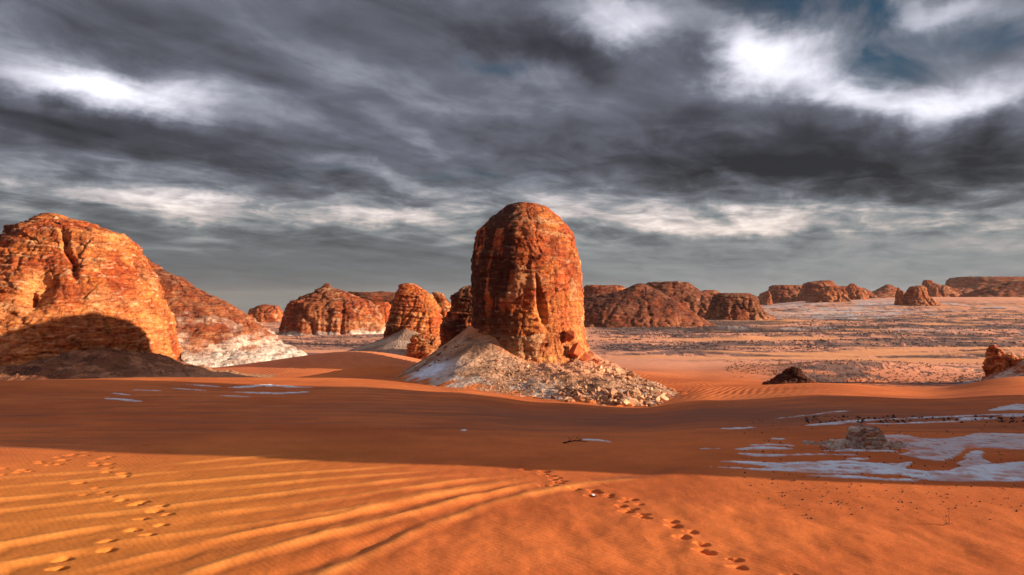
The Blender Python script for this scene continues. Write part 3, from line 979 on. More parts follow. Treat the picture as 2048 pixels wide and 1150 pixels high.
rock('rock_massif', 83.0, [(775, -330, 356), (740, -300, 344), (700, -262, 337), (650, -215, 328), (600, -150, 315), (560, -95, 303),
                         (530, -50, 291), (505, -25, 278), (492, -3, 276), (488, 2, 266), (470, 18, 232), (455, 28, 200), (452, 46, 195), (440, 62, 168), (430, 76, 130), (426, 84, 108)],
     0.80, nth=620, nz=300, s=1.15, sup=2.3, blocks=0.18, flute=0.14, strata=0.22, lump=0.36, varnish_shade=0.80, var_lo=0.4, pale=0.12, dash=0.9, seed=5,
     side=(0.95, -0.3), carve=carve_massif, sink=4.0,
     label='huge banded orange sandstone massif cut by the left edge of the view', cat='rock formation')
rock('rock_ridge', 112.0, [(722, -100, 640), (700, -60, 592), (690, -40, 566), (662, 0, 540), (640, 30, 505), (622, 60, 482), (606, 90, 452), (597, 100, 436),
                        (585, 120, 412), (566, 150, 385), (548, 180, 362), (543, 200, 350), (535, 215, 322), (515, 230, 292), (505, 250, 280)],
     0.55, nth=420, nz=210, s=1.5, sup=2.0, blocks=0.12, flute=0.14, strata=0.16, lump=0.35, varnish_shade=0.75, var_lo=0.45, pale=0.08, brown=0.45, chalk_h=0.38, seed=8, sink=3,
     label='sloping red ridge with a chalk white foot behind the left massif', cat='rock ridge')

# rocks left of the pillar
rock('rock_fin', 82.0, [(740, 850, 1010), (700, 872, 1010), (660, 880, 1010), (625, 893, 1000), (605, 902, 990), (590, 900, 985), (583, 908, 975), (575, 925, 965), (571, 938, 950)],
     1.0, nth=240, nz=150, s=1.0, blocks=0.22, flute=0.3, strata=0.25, lump=0.3, varnish_shade=0.8, var_lo=0.1, pale=0.06, seed=12, sink=3,
     label='shadowed rock fin tucked against the left side of the great pillar')
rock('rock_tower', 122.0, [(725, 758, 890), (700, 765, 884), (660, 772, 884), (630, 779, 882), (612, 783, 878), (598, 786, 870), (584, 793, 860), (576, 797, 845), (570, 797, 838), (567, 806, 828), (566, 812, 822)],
     0.9, nth=280, nz=180, s=1.2, sup=3.0, blocks=0.16, flute=0.30, strata=0.26, lump=0.25, varnish_shade=0.65, var_lo=0.1, pale=0.10, seed=14, sink=3,
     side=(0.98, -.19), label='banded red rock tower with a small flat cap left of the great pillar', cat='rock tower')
rock('rock_stub', 110.0, [(725, 812, 892), (705, 815, 888), (690, 817, 884), (678, 820, 878), (670, 830, 868), (668, 840, 860)],
     0.9, nth=120, nz=70, s=1.0, blocks=0.35, flute=0.2, strata=0.2, lump=0.5, varnish_shade=0.4, pale=0.08, seed=15, sink=3,
     label='low broken red boulder at the foot of the banded tower', cat='rock')
rock('rock_butte', 150.0, [(690, 850, 935), (650, 862, 915), (620, 868, 908), (605, 872, 900), (598, 872, 892), (590, 868, 888), (585, 862, 880), (584, 866, 876)],
     0.9, nth=120, nz=70, s=2.0, blocks=0.15, flute=0.4, strata=0.12, lump=0.2, varnish_shade=0.35, pale=0.14, seed=16, sink=3,
     label='small pink butte peeping out between the tower and the pillar', cat='butte')
rock('rock_dome', 205.0, [(672, 548, 800), (664, 562, 778), (650, 562, 770), (630, 566, 762), (615, 570, 752), (602, 584, 735), (592, 602, 712), (583, 622, 690),
                         (577, 634, 672), (575, 642, 664), (570, 647, 660), (567, 650, 657)],
     0.75, nth=260, nz=130, s=2.6, blocks=0.12, flute=0.28, strata=0.12, lump=0.22, varnish_shade=0.6, var_lo=0.3, pale=0.12, brown=0.35, chalk_h=0.16, seed=18, sink=2,
     label='broad domed hill with a nipple on top left of centre', cat='rock hill')
rock('rock_lobe', 240.0, [(655, 715, 800), (635, 728, 790), (615, 734, 784), (608, 740, 782), (604, 750, 776)],
     0.8, nth=110, nz=60, s=2.8, blocks=0.15, flute=0.5, strata=0.1, lump=0.25, varnish_shade=0.3, pale=0.16, seed=19, sink=2,
     label='rounded pink outcrop between the domed hill and the banded tower', cat='rock')
rock('mesa', 420.0, [(640, 670, 960), (610, 688, 905), (598, 694, 893), (592, 697, 868), (586, 698, 850), (585, 705, 800)],
     0.4, nth=160, nz=60, s=5.0, blocks=0.1, flute=0.25, strata=0.15, lump=0.12, brown=0.5, varnish_shade=0.7, var_lo=0.2, pale=0.08, seed=21, sink=2,
     label='long dark flat mesa on the horizon behind the domed hill', cat='mesa')
rock('rock_knoll', 330.0, [(655, 480, 590), (642, 488, 572), (630, 491, 566), (620, 498, 563), (613, 510, 558), (610, 520, 540), (609, 526, 534)],
     0.8, nth=130, nz=70, s=3.4, blocks=0.14, flute=0.25, strata=0.12, lump=0.2, brown=0.3, varnish_shade=0.5, pale=0.14, seed=22, sink=2,
     label='small rounded far knoll just right of the chalk footed ridge', cat='rock hill')

# right half, nearest first
rock('pyramid_hill', 262.0, [(660, 1060, 1470), (652, 1080, 1438), (642, 1090, 1415), (628, 1100, 1392), (612, 1130, 1372), (598, 1165, 1352), (590, 1200, 1338), (583, 1235, 1322),
                           (576, 1255, 1308), (570, 1266, 1296), (567, 1275, 1288)],
     0.62, nth=340, nz=150, s=3.0, sup=2.0, blocks=0.07, flute=0.20, strata=0.07, lump=0.16, varnish_shade=0.85, var_lo=0.2, pale=0.05, brown=0.6, chalk_h=0.13, seed=25, sink=2,
     label='broad brown pyramid shaped hill right of the great pillar', cat='rock hill')
rock('mesa', 520.0, [(628, 1120, 1330), (600, 1150, 1290), (590, 1158, 1268), (582, 1165, 1252), (574, 1170, 1248), (572, 1178, 1244), (570, 1215, 1240)],
     0.5, nth=130, nz=60, s=6.0, blocks=0.1, flute=0.2, strata=0.15, lump=0.1, brown=0.5, varnish_shade=0.55, pale=0.10, seed=27, sink=1.5,
     label='small flat topped mesa just right of the great pillar', cat='mesa')
rock('mesa', 400.0, [(635, 1250, 1520), (612, 1268, 1475), (600, 1278, 1445), (590, 1285, 1424), (580, 1288, 1404), (572, 1290, 1388), (567, 1292, 1380), (565, 1296, 1376), (564, 1310, 1372)],
     0.6, nth=220, nz=90, s=4.5, blocks=0.09, flute=0.28, strata=0.14, lump=0.14, brown=0.55, varnish_shade=0.75, pale=0.08, seed=29, sink=1.5,
     label='wide flat crested mesa rising behind the pyramid hill', cat='mesa')
rock('mesa', 560.0, [(622, 1370, 1480), (595, 1388, 1456), (586, 1398, 1442), (581, 1404, 1434), (580, 1410, 1426)],
     0.6, nth=90, nz=50, s=6.0, blocks=0.1, flute=0.2, strata=0.12, lump=0.1, brown=0.5, varnish_shade=0.65, pale=0.08, seed=30, sink=1.5,
     label='little far mesa between the wide mesa and the blocky butte', cat='mesa')
rock('block_butte', 350.0, [(642, 1395, 1560), (634, 1405, 1545), (625, 1414, 1532), (612, 1419, 1522), (600, 1424, 1517), (592, 1426, 1512), (588, 1430, 1505), (586, 1440, 1498)],
     0.7, nth=200, nz=90, s=3.4, sup=2.6, blocks=0.12, flute=0.28, strata=0.12, lump=0.2, brown=0.45, varnish_shade=0.7, var_lo=0.2, pale=0.12, seed=31, sink=1.5,
     label='blocky flat topped butte standing alone right of the pyramid hill', cat='butte')

# far group on the right
R_ = [
    ('mesa', 930, [(612, 1495, 1770), (596, 1512, 1752), (584, 1524, 1742), (577, 1545, 1732), (574, 1560, 1722), (572, 1580, 1712)], dict(chalk_h=.4, seed=141, varnish_shade=.6, nth=240, depth=.3),
     'long low mesa running behind the far group of hills beyond the thin spire', 'mesa'),
    ('mesa', 1000, [(604, 1810, 1990), (590, 1840, 1965), (581, 1850, 1948), (577, 1862, 1940), (576, 1880, 1930)], dict(chalk_h=.4, seed=142, varnish_shade=.7, nth=150, depth=.3),
     'low dark mesa linking the knobbed hill with the dark ridge', 'mesa'),
    ('mesa', 800, [(625, 1490, 1700), (606, 1510, 1660), (590, 1525, 1640), (580, 1537, 1625), (572, 1541, 1612), (570, 1546, 1600)], dict(chalk_h=.35, seed=41, varnish_shade=.5),
     'far flat mesa behind the thin spire, leftmost of the right hand group', 'mesa'),
    ('rock_spire', 690, [(622, 1522, 1556), (612, 1526, 1548), (600, 1530, 1543), (590, 1532, 1542), (584, 1534, 1539), (582, 1535, 1537)], dict(seed=42, varnish_shade=.2, nth=60, nz=40, s=2.5, blocks=.2, lump=.3, flute=.3, strata=.1),
     'thin pale spire standing before the far flat mesa', 'rock spire'),
    ('rock_hill', 760, [(622, 1570, 1770), (606, 1588, 1720), (592, 1596, 1700), (580, 1602, 1682), (570, 1606, 1672), (564, 1620, 1666), (561, 1645, 1662)], dict(chalk_h=.45, seed=43, varnish_shade=.4),
     'rounded far hill with chalk streaked slopes right of the thin spire', 'rock hill'),
    ('block_butte', 700, [(612, 1655, 1762), (603, 1668, 1742), (592, 1680, 1736), (580, 1690, 1728), (572, 1695, 1716), (567, 1700, 1708)], dict(seed=44, varnish_shade=.3, nth=120, flute=.5, pale=.14),
     'ribbed far butte ending the group of hills beside the sand ramp', 'butte'),
    ('block_butte', 650, [(612, 1600, 1712), (604, 1612, 1704), (592, 1626, 1697), (582, 1634, 1692), (576, 1640, 1688), (572, 1652, 1680)], dict(seed=52, varnish_shade=.45, nth=120, flute=.5, pale=.10, chalk_h=.2),
     'squat brown butte in front of the rounded far hill', 'butte'),
    ('rock_peak', 1150, [(600, 1690, 1850), (586, 1735, 1812), (580, 1752, 1800), (574, 1764, 1790), (569, 1772, 1780)], dict(seed=45, varnish_shade=.4, nth=90, nz=50),
     'small pointed peak on top of the far sand ramp', 'rock hill'),
    ('rock_spire', 560, [(614, 1786, 1812), (605, 1788, 1808), (592, 1790, 1808), (582, 1792, 1804), (577, 1794, 1800), (575, 1795, 1798)], dict(seed=46, varnish_shade=.15, nth=60, nz=50, s=2.5, blocks=.25, lump=.3, flute=.4, strata=.1, pale=.16),
     'narrow upright stack close to the left of the rounded block', 'rock spire'),
    ('rock_block', 560, [(613, 1790, 1895), (607, 1800, 1876), (600, 1806, 1868), (590, 1809, 1856), (580, 1814, 1853), (574, 1822, 1850), (571, 1832, 1846)], dict(seed=47, varnish_shade=.3, nth=130, s=3.4, pale=.14),
     'rounded rock block on a skirt of debris beside the narrow stack', 'rock'),
    ('rock_hill', 900, [(604, 1800, 1950), (590, 1838, 1916), (580, 1845, 1905), (572, 1846, 1890), (566, 1846, 1868), (561, 1847, 1864), (560, 1850, 1862)], dict(seed=48, varnish_shade=.4, nth=120),
     'far hill with a square knob on its left end', 'rock hill'),
    ('mesa', 1250, [(600, 1860, 2300), (585, 1880, 2280), (572, 1892, 2270), (562, 1898, 2250), (556, 1903, 2230), (554, 1915, 2200)], dict(seed=49, varnish_shade=.55, nth=240, depth=.3, chalk_h=.3, s=8),
     'long high mesa closing the horizon at the far right', 'mesa'),
    ('rock_ridge', 800, [(610, 1880, 2330), (600, 1905, 2300), (590, 1925, 2270), (580, 1950, 2240), (572, 1985, 2200), (563, 2030, 2150), (560, 2060, 2120)], dict(seed=50, varnish_shade=.75, nth=240, depth=.3, chalk_h=.3, s=5),
     'dark ridge with chalk gullies in front of the long high mesa', 'rock ridge'),
]
for nm, dist, prof, kw, lab, ct_ in R_:
    k = dict(depth=0.7, nth=170, nz=70, s=6.0, blocks=.12, flute=.26, strata=.14, lump=.14, pale=.10, brown=.42, sink=1.5)
    k.update(kw)
    rock(nm, float(dist), prof, label=lab, cat=ct_, **k)

# right edge outcrop with its chalk slope, the dark cone and the pale eroded knob
rock('rock_outcrop', 78.0, [(775, 1958, 2100), (755, 1964, 2090), (740, 1967, 2080), (725, 1968, 2062), (716, 1969, 2050), (712, 1970, 2046), (709, 1970, 2006), (700, 1971, 2000), (693, 1975, 1996), (689, 1980, 1991)],
     0.8, nth=180, nz=110, s=0.6, sup=3.6, rot=0.785, blocks=0.45, flute=0.45, strata=0.22, lump=0.5, varnish_shade=0.0, var_lo=0.2, pale=0.3, dark=1.25, seed=61, sink=2,
     label='ragged red outcrop by a white slope at the right edge', cat='rock outcrop')
rock('chalk_slope', 75.0, [(790, 1935, 2500), (772, 1960, 2480), (762, 1985, 2460), (752, 2005, 2440), (740, 2030, 2420), (728, 2055, 2400), (720, 2080, 2380), (716, 2110, 2350)],
     0.5, nth=220, nz=90, s=1.2, blocks=0.08, flute=0.10, strata=0.08, lump=0.4, varnish_shade=0.0, pale=0.1, chalk_h=3.0, seed=62, sink=1, kind='structure')
rock('dark_cone', 59.5, [(768, 1530, 1650), (762, 1543, 1628), (754, 1556, 1614), (746, 1566, 1606), (740, 1572, 1600), (735, 1578, 1594), (733, 1582, 1590)],
     0.8, nth=130, nz=80, s=0.38, blocks=0.45, flute=0.1, strata=0.25, lump=0.5, varnish_shade=0.95, var_lo=0.0, pale=0.02, seed=63, sink=1, dark=0.8,
     label='small dark brown rubble cone poking over the dune crest', cat='rock mound')
rock('chalk_knob', 24.9, [(900, 1590, 1880), (894, 1622, 1838), (889, 1648, 1806), (884, 1670, 1786), (878, 1682, 1772), (868, 1686, 1762), (860, 1688, 1757), (855, 1692, 1753), (853, 1700, 1735)],
     0.55, nth=200, nz=110, s=0.20, blocks=0.35, flute=0.45, strata=0.3, lump=0.9, varnish_shade=0.0, pale=0.02, chalk_h=3.0, seed=64, sink=.6, dark=0.9,
     label='pale eroded knob rising from the white flat on the right', cat='rock mound')
# the rock outside the frame on the right whose long shadow crosses the sand
rock('rock_massif', 26.6, [(820, 2640, 4500), (600, 2655, 4480), (300, 2670, 4460), (0, 2680, 4450), (-200, 2690, 4440), (-330, 2710, 4420), (-380, 2790, 4340), (-392, 2900, 4240)],
     0.76, nth=200, nz=110, s=1.2, sup=5.0, blocks=0.25, flute=0.2, strata=0.2, lump=0.25, varnish_shade=0.5, pale=0.1, seed=70, sink=2,
     label='flat topped sandstone massif beyond the right edge, shading the sand', cat='rock formation')


# ------------------------------------------------------------------ scree aprons
def scree(name, cx, cy, ax, ay, n, hfun, colfun, halfx, halfy, label=None, offs=(0, 0)):
    gx_ = np.linspace(cx + offs[0] - halfx, cx + offs[0] + halfx, n[0])
    gy_ = np.linspace(cy + offs[1] - halfy, cy + offs[1] + halfy, n[1])
    X, Y = np.meshgrid(gx_, gy_)
    th = np.arctan2((Y - cy) / ay, (X - cx) / ax)
    rho = np.hypot((X - cx) / ax, (Y - cy) / ay)
    dd = (rho - 1) * np.hypot(ax * np.cos(th), ay * np.sin(th))
    Z, extra = hfun(X, Y, th, dd)
    Cc = colfun(X, Y, th, dd, extra)
    n0_, n1_ = n[1], n[0]
    i_ = np.arange(n0_ - 1)[:, None] * n1_
    j_ = np.arange(n1_ - 1)[None]
    q = np.stack([i_ + j_, i_ + j_ + 1, i_ + n1_ + j_ + 1, i_ + n1_ + j_], -1).reshape(-1, 4)
    V = np.stack([X, Y, Z], -1).reshape(-1, 3)
    G = ground(V[:, 0], V[:, 1])
    keep = (V[:, 2] > G - 0.35)[q].any(1)
    me = mesh_from(name, V, q[keep], SCREE, Cc.reshape(-1, 3))
    return link(name, me, kind='structure')


def scree_material():
    m, t, b = pbr('scree')
    g = t.n('ShaderNodeNewGeometry').outputs['Position']
    col = t.n('ShaderNodeAttribute', attribute_name='Col').outputs['Color']
    vo = t.n('ShaderNodeTexVoronoi', feature='F1')
    t.put(vo.inputs['Vector'], g)
    vo.inputs['Scale'].default_value = 3.4
    hsv = t.n('ShaderNodeSeparateColor')
    t.put(hsv.inputs[0], vo.outputs['Color'])
    n = t.noise(g, 4.0, 6, 0.7, 0.3)
    f = t.m('ADD', t.m('MULTIPLY', hsv.outputs[0], 0.40), t.m('MULTIPLY', n, 0.95))
    t.put(b.inputs['Base Color'], t.v('SCALE', col, t.m('ADD', f, 0.32)))
    h = t.m('SUBTRACT', t.m('MULTIPLY', n, 0.6), t.m('MULTIPLY', vo.outputs['Distance'], 0.5))
    bp = t.n('ShaderNodeBump')
    bp.inputs['Distance'].default_value = 0.16
    t.put(bp.inputs['Height'], h)
    t.put(b.inputs['Normal'], bp.outputs[0])
    return m


SCREE = scree_material()
# main apron round the pillar: control of contact height and reach by compass angle (0 right, -90 towards the camera)
PCX, PCY, PAX, PAY = 1.6, 66.0, 4.6, 7.0
ANG = np.radians([-180, -150, -125, -110, -95, -80, -65, -50, -30, -10, 10, 45, 90, 135, 180])
HC = np.array([2.9, 2.6, 1.9, 0.9, 0.35, 0.20, 0.1, 0.35, 0.6, 0.2, -0.6, -1.0, -1.0, 1.2, 2.9])
RC = np.array([6.5, 7.5, 9.0, 9.0, 9.5, 11.5, 14.5, 11.5, 8.5, 6.0, 5.0, 4.0, 5.0, 6.0, 6.5])


def h_main(X, Y, th, dd):
    hc = np.interp(th, ANG, HC)
    rc = np.interp(th, ANG, RC)
    G = ground(X, Y)
    t = np.clip(dd / rc, -0.3, 1.5)
    fall = np.where(t < 1, (1 - np.clip(t, 0, 1)) ** 1.15, 0)
    Z = G + (hc - G) * fall - 0.5 * np.clip(t - 1, 0, 1) - 0.06
    rough = sstep(th, math.radians(-112), math.radians(-70)) * (1 - sstep(th, math.radians(20), math.radians(60)))
    rough = np.maximum(rough, 0.5 * sstep(-th, math.radians(150), math.radians(172)))
    f1, fe, cid = cells(X / 0.85, Y / 0.85, np.zeros_like(X), seed=91)
    Z = Z + rough * (0.30 * fbm(X / 1.6, Y / 1.6, octv=4, seed=92, gain=0.6) + 0.26 * (0.55 - f1) * (cid > 0.45)) * sstep(1.15 - t, 0, 0.25)
    Z = Z + 0.25 * fbm(X / 4.0, Y / 4.0, octv=3, seed=93) * (1 - np.clip(t, 0, 1)) + 0.05 * fbm(X / 0.5, Y / 0.5, octv=2, seed=94)
    rib = np.clip(1 - np.abs(perlin(th * 5.0, dd * 0.08, seed=95)) * 3, 0, 1)
    Z = Z + 0.25 * rib * (1 - np.abs(2 * np.clip(t, 0, 1) - 1))
    return Z, (rough, cid, t)


def c_main(X, Y, th, dd, ex):
    rough, cid, t = ex
    c = lerp(np.tile(np.array((0.27, 0.128, 0.070)), X.shape + (1,)), np.array((0.50, 0.265, 0.155)), sstep(fbm(X / 2.5, Y / 2.0, octv=4, seed=96), -0.25, 0.35))
    c = lerp(c, np.array((0.60, 0.25, 0.13)), rough * (1 - sstep(t, 0.25, 0.55)) * 0.8)
    c = lerp(c, np.array((0.56, 0.43, 0.35)), sstep(t, 0.5, 0.85) * sstep(fbm(X / 1.8, Y / 1.8, octv=3, seed=97), -0.1, 0.3) * 0.8)
    c = lerp(c, np.array((0.27, 0.13, 0.08)), sstep(fbm(X / 1.0, Y / 1.0, octv=3, seed=98), 0.15, 0.4) * 0.6 * rough)
    blue = g2(X, Y, -5.6, 57.6, 1.3, 1.2)
    c = lerp(c, np.array((0.74, 0.74, 0.78)), np.clip(blue * 1.2, 0, 1) * sstep(t, 0.4, 0.7))
    c = lerp(c, np.array((0.55, 0.17, 0.06)), 0.75 * (1 - sstep(dd + 0.8 * fbm(X / 0.9, Y / 0.9, octv=3, seed=99), 0.3, 1.7)))
    c = lerp(c, np.array((0.62, 0.155, 0.038)), sstep(t + 0.22 * fbm(X / 1.4, Y / 1.4, octv=4, seed=100, gain=.65), 0.86, 0.97))
    return c


scree('scree_slope', PCX, PCY, PAX, PAY, (340, 300), h_main, c_main, 19, 17, offs=(0.5, -3))


def h_tower(X, Y, th, dd):
    G = ground(X, Y)
    hc = np.interp(th, np.radians([-180, -140, -100, -70, -40, 0, 90, 180]), [-1.5, -0.8, 0.3, -0.4, -0.9, -2, -2, -1.5])
    rc = 9.0
    t = np.clip(dd / rc, -0.3, 1.5)
    Z = G + (hc - G) * np.where(t < 1, (1 - np.clip(t, 0, 1)) ** 1.1, 0) - 0.4 * np.clip(t - 1, 0, 1) - 0.05
    Z = Z + 0.25 * fbm(X / 2.5, Y / 2.5, octv=3, seed=101) * (1 - np.clip(t, 0, 1))
    return Z, t


def c_tower(X, Y, th, dd, t):
    return lerp(np.tile(np.array((0.26, 0.15, 0.10)), X.shape + (1,)), np.array((0.42, 0.27, 0.19)), sstep(fbm(X / 3, Y / 3, octv=3, seed=102), -0.2, 0.3))


scree('scree_slope', -14.9, 122.0, 4.5, 4.2, (130, 120), h_tower, c_tower, 16, 15, offs=(-0.5, -2))


# rubble mound along the foot of the left massif
def h_left(X, Y, th, dd):
    G = ground(X, Y)
    ridge = 2.6 * np.exp(-((X + 38.5) / 5.5) ** 2) + 1.5 * np.exp(-((X + 48) / 5) ** 2) + 1.6
    ridge = ridge * (1 - sstep(X, -33.5, -21.5) ** 0.8)
    t = np.clip((73.5 - Y) / 8.5, -0.2, 1.4)
    Z = np.where(t < 1, G + (ridge * 0.72) * (1 - np.clip(t, 0, 1)) ** 1.1, G - 0.3)
    Z = Z + (0.45 * fbm(X / 2.2, Y / 2.2, octv=4, seed=111, gain=.6)) * (1 - sstep(t, 0.7, 1.0)) * sstep(ridge, 0.2, 1.0) - 0.06
    return Z, t


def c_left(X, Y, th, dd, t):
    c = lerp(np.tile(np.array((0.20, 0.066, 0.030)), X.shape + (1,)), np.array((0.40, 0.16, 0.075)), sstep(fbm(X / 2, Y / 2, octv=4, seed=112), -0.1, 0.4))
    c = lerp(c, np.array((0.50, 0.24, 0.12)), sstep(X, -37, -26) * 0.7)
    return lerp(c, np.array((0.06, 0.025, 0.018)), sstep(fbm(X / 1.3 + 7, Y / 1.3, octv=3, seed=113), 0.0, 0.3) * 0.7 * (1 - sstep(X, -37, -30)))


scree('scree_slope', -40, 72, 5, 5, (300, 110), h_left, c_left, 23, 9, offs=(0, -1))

# ------------------------------------------------------------------ loose stones
deps = None
SURF_CACHE = []
for o in list(COL.objects):
    if o.name.startswith('scree_slope'):
        from mathutils.bvhtree import BVHTree
        me = o.data
        SURF_CACHE.append(BVHTree.FromPolygons([v.co[:] for v in me.vertices], [p.vertices[:] for p in me.polygons]))


def top(xx, yy):
    z = float(ground(np.array([xx]), np.array([yy]))[0])
    for b in SURF_CACHE:
        h = b.ray_cast(Vector((xx, yy, 60)), Vector((0, 0, -1)))
        if h[0] is not None: z = max(z, h[0].z)
    return z


def cast(col, row):
    """where the view through a photo pixel meets the scree, else the ground"""
    a, b = ray(col, row)
    d = Vector((a, 1, b)).normalized()
    best = None
    for t in SURF_CACHE:
        h = t.ray_cast(Vector((0, 0, EYE)), d)
        if h[0] is not None and (best is None or h[3] < best[1]): best = (h[0], h[3])
    g = Vector(at(col, row))
    if best is None or (g - Vector((0, 0, EYE))).length < best[1]: return g
    return best[0]


def stone_mesh(name, mat, seed, flat=0.7, n=14):
    rs = np.random.RandomState(seed)
    bm = bmesh.new()
    p = rs.normal(size=(n, 3))
    p /= np.linalg.norm(p, axis=1, keepdims=True)
    p *= rs.uniform(0.75, 1.1, (n, 1)) * np.array([1, rs.uniform(.65, .95), flat])
    for q in p: bm.verts.new(q * 0.5)
    res = bmesh.ops.convex_hull(bm, input=bm.verts)
    bmesh.ops.delete(bm, geom=[g for g in res['geom_interior'] if isinstance(g, bmesh.types.BMVert)], context='VERTS')
    me = bpy.data.meshes.new(name)
    bm.to_mesh(me)
    bm.free()
    me.materials.append(mat)
    return me


ST = {
    'pale': [stone_mesh('boulder', PALE, k) for k in range(6)],
    'cream': [stone_mesh('boulder', CREAM, 20 + k) for k in range(5)],
    'brown': [stone_mesh('boulder', BROWN, 40 + k) for k in range(5)],
    'dark': [stone_mesh('stone', DARK, 60 + k) for k in range(4)],
    'red': [stone_mesh('boulder', REDST, 80 + k, 0.9) for k in range(4)],
}


def put_stone(name, kind, col, row, px, label, cat, group, rs, sunk=0.25):
    p = cast(col, row)
    dist = p.y
    size = px / F * dist
    o = bpy.data.objects.new(name, rs.choice(ST[kind]))
    COL.objects.link(o)
    o.scale = (size * rs.uniform(.9, 1.2), size * rs.uniform(.8, 1.1), size * rs.uniform(.75, 1.05))
    o.rotation_euler = (rs.uniform(-.5, .5), rs.uniform(-.5, .5), rs.uniform(0, 6.28))
    o.location = (p.x, p.y, p.z + size * (0.35 - sunk))
    if group:
        big = 'tiny' if px < 5 else 'small' if px < 8 else 'middling' if px < 12 else 'large'
        tone_ = {'pale': 'tan', 'cream': 'cream', 'brown': 'brown', 'dark': 'black'}[kind]
        lo, hi = PLACE[group]
        third = ('left', 'middle', 'right')[min(2, max(0, int(3 * (col - lo) / (hi - lo))))]
        label = '%s %s %s' % (big, tone_, label % third)
    return tag(o, label, cat, group)


PLACE = {}
rs = random.Random(5)
# heap of blocks at the front foot of the apron, in shade
G1 = 'pale blocks heaped at the front foot of the scree'
PLACE[G1] = (1110, 1330)
for k in range(110):
    t = rs.random()
    c = 1125 + 195 * t + rs.gauss(0, 12)
    r0 = 768 + 26 * t + rs.uniform(0, 34) * (1 - 0.35 * t)
    put_stone('boulder', rs.choice(['pale', 'brown', 'cream', 'pale']), c, min(r0, 812), rs.choice([7, 8, 9, 11, 13, 16, 20, 26]),
              'block in the %s of the heap at the front of the scree', 'boulder', G1, rs)
G2 = 'bright blocks along the right edge of the scree'
PLACE[G2] = (1180, 1330)
for k in range(70):
    t = rs.random()
    c = 1185 + 140 * t + rs.gauss(0, 8)
    r0 = 728 + 62 * t + rs.uniform(-4, 18)
    put_stone('boulder', rs.choice(['cream', 'pale', 'cream']), c, r0, rs.choice([5, 6, 7, 8, 10, 13, 17]),
              'block on the %s of the sunlit right flank of the scree', 'boulder', G2, rs)
G3 = 'stones scattered over the scree in front of the pillar'
PLACE[G3] = (975, 1200)
for k in range(80):
    c = rs.uniform(975, 1200)
    r0 = 722 + (c - 975) * 0.12 + rs.uniform(0, 42)
    put_stone('boulder', rs.choice(['pale', 'brown', 'brown', 'cream']), c, r0, rs.choice([3, 4, 4, 5, 6, 8, 11]),
              'stone on the %s part of the scree just below the pillar', 'stone', G3, rs)
G4 = 'stones along the left shoulder of the scree'
PLACE[G4] = (820, 950)
for k in range(38):
    t = rs.random()
    put_stone('boulder', rs.choice(['pale', 'cream', 'brown']), 825 + 120 * t + rs.gauss(0, 7), 742 - 68 * t + rs.uniform(-6, 8), rs.choice([4, 5, 6, 7, 9, 12]),
              'stone on the %s part of the left shoulder of the scree', 'stone', G4, rs)
# fallen red blocks leaning on the pillar's right foot
for c, r0, px, lab in [(1141, 672, 27, 'round red block wedged highest against the right foot of the pillar'),
                       (1152, 700, 34, 'large cracked red block at the right foot of the pillar below the round one'),
                       (1168, 716, 26, 'red block leaning outermost at the right foot of the pillar'),
                       (1192, 725, 20, 'red brown block on the scree beside the outermost red block'),
                       (1128, 728, 22, 'squat red block under the large cracked one at the pillar foot')]:
    a, b = ray(c, r0)
    yy = 59.6 if c < 1180 else 60.5
    o = bpy.data.objects.new('fallen_block', rs.choice(ST['red']))
    COL.objects.link(o)
    sz = px / F * yy * 1.12
    o.scale = (sz, sz * 1.1, sz * 1.15)
    o.rotation_euler = (rs.uniform(-.3, .3), rs.uniform(-.3, .3), rs.uniform(0, 6))
    o.location = (a * yy, yy, EYE + b * yy)
    tag(o, lab, 'boulder', 'red blocks fallen at the pillar foot')
put_stone('boulder', 'brown', 1262, 752, 26, 'large brown slab on the sunlit side of the scree', 'boulder', None, rs)
put_stone('boulder', 'cream', 1196, 738, 24, 'rounded cream boulder at the top right of the scree', 'boulder', None, rs)
put_stone('boulder', 'pale', 992, 722, 14, 'pale boulder alone on the upper left of the scree', 'boulder', None, rs)

# countless stones of the plain as one mass
def stone_mass(name, pts, sizes, mat, seed, flat=0.6):
    rs_ = np.random.RandomState(seed)
    base = np.array([(1, 0, 0), (0.3, 1, 0), (-0.9, 0.5, 0), (-0.7, -0.7, 0), (0.4, -0.9, 0), (0.1, 0.05, 1)], float) * 0.5
    tri = np.array([(0, 1, 5), (1, 2, 5), (2, 3, 5), (3, 4, 5), (4, 0, 5)])
    V, Fc = [], []
    an = rs_.uniform(0, 6.28, len(pts))
    ca, sa = np.cos(an)[:, None], np.sin(an)[:, None]
    b = base[None] * (1 + rs_.uniform(-.3, .3, (len(pts), 6, 3)))
    bx = b[..., 0] * ca - b[..., 1] * sa
    by = b[..., 0] * sa + b[..., 1] * ca
    sz = np.asarray(sizes)[:, None]
    vx = pts[:, :1] + bx * sz
    vy = pts[:, 1:2] + by * sz
    vz = pts[:, 2:3] + b[..., 2] * sz * flat * 2 - 0.1 * sz
    V = np.stack([vx, vy, vz], -1).reshape(-1, 3)
    Fc = (tri[None] + np.arange(len(pts))[:, None, None] * 6).reshape(-1, 3)
    return link(name, mesh_from(name, V, Fc, mat, smooth=False), kind='stuff')


nrs = np.random.RandomState(9)


def scatter(colr_, rowr_, n, keepf=None):
    c = nrs.uniform(*colr_, n)
    rr = nrs.uniform(*rowr_, n)
    # spread over the flat plain behind the dunes
    yy = (EYE + 4.0) * F / (rr - HOR)
    xx = (c - 1024) / F * yy
    if keepf is not None:
        k = keepf(xx, yy)
        xx, yy = xx[k], yy[k]
    return np.stack([xx, yy, ground(xx, yy)], 1)


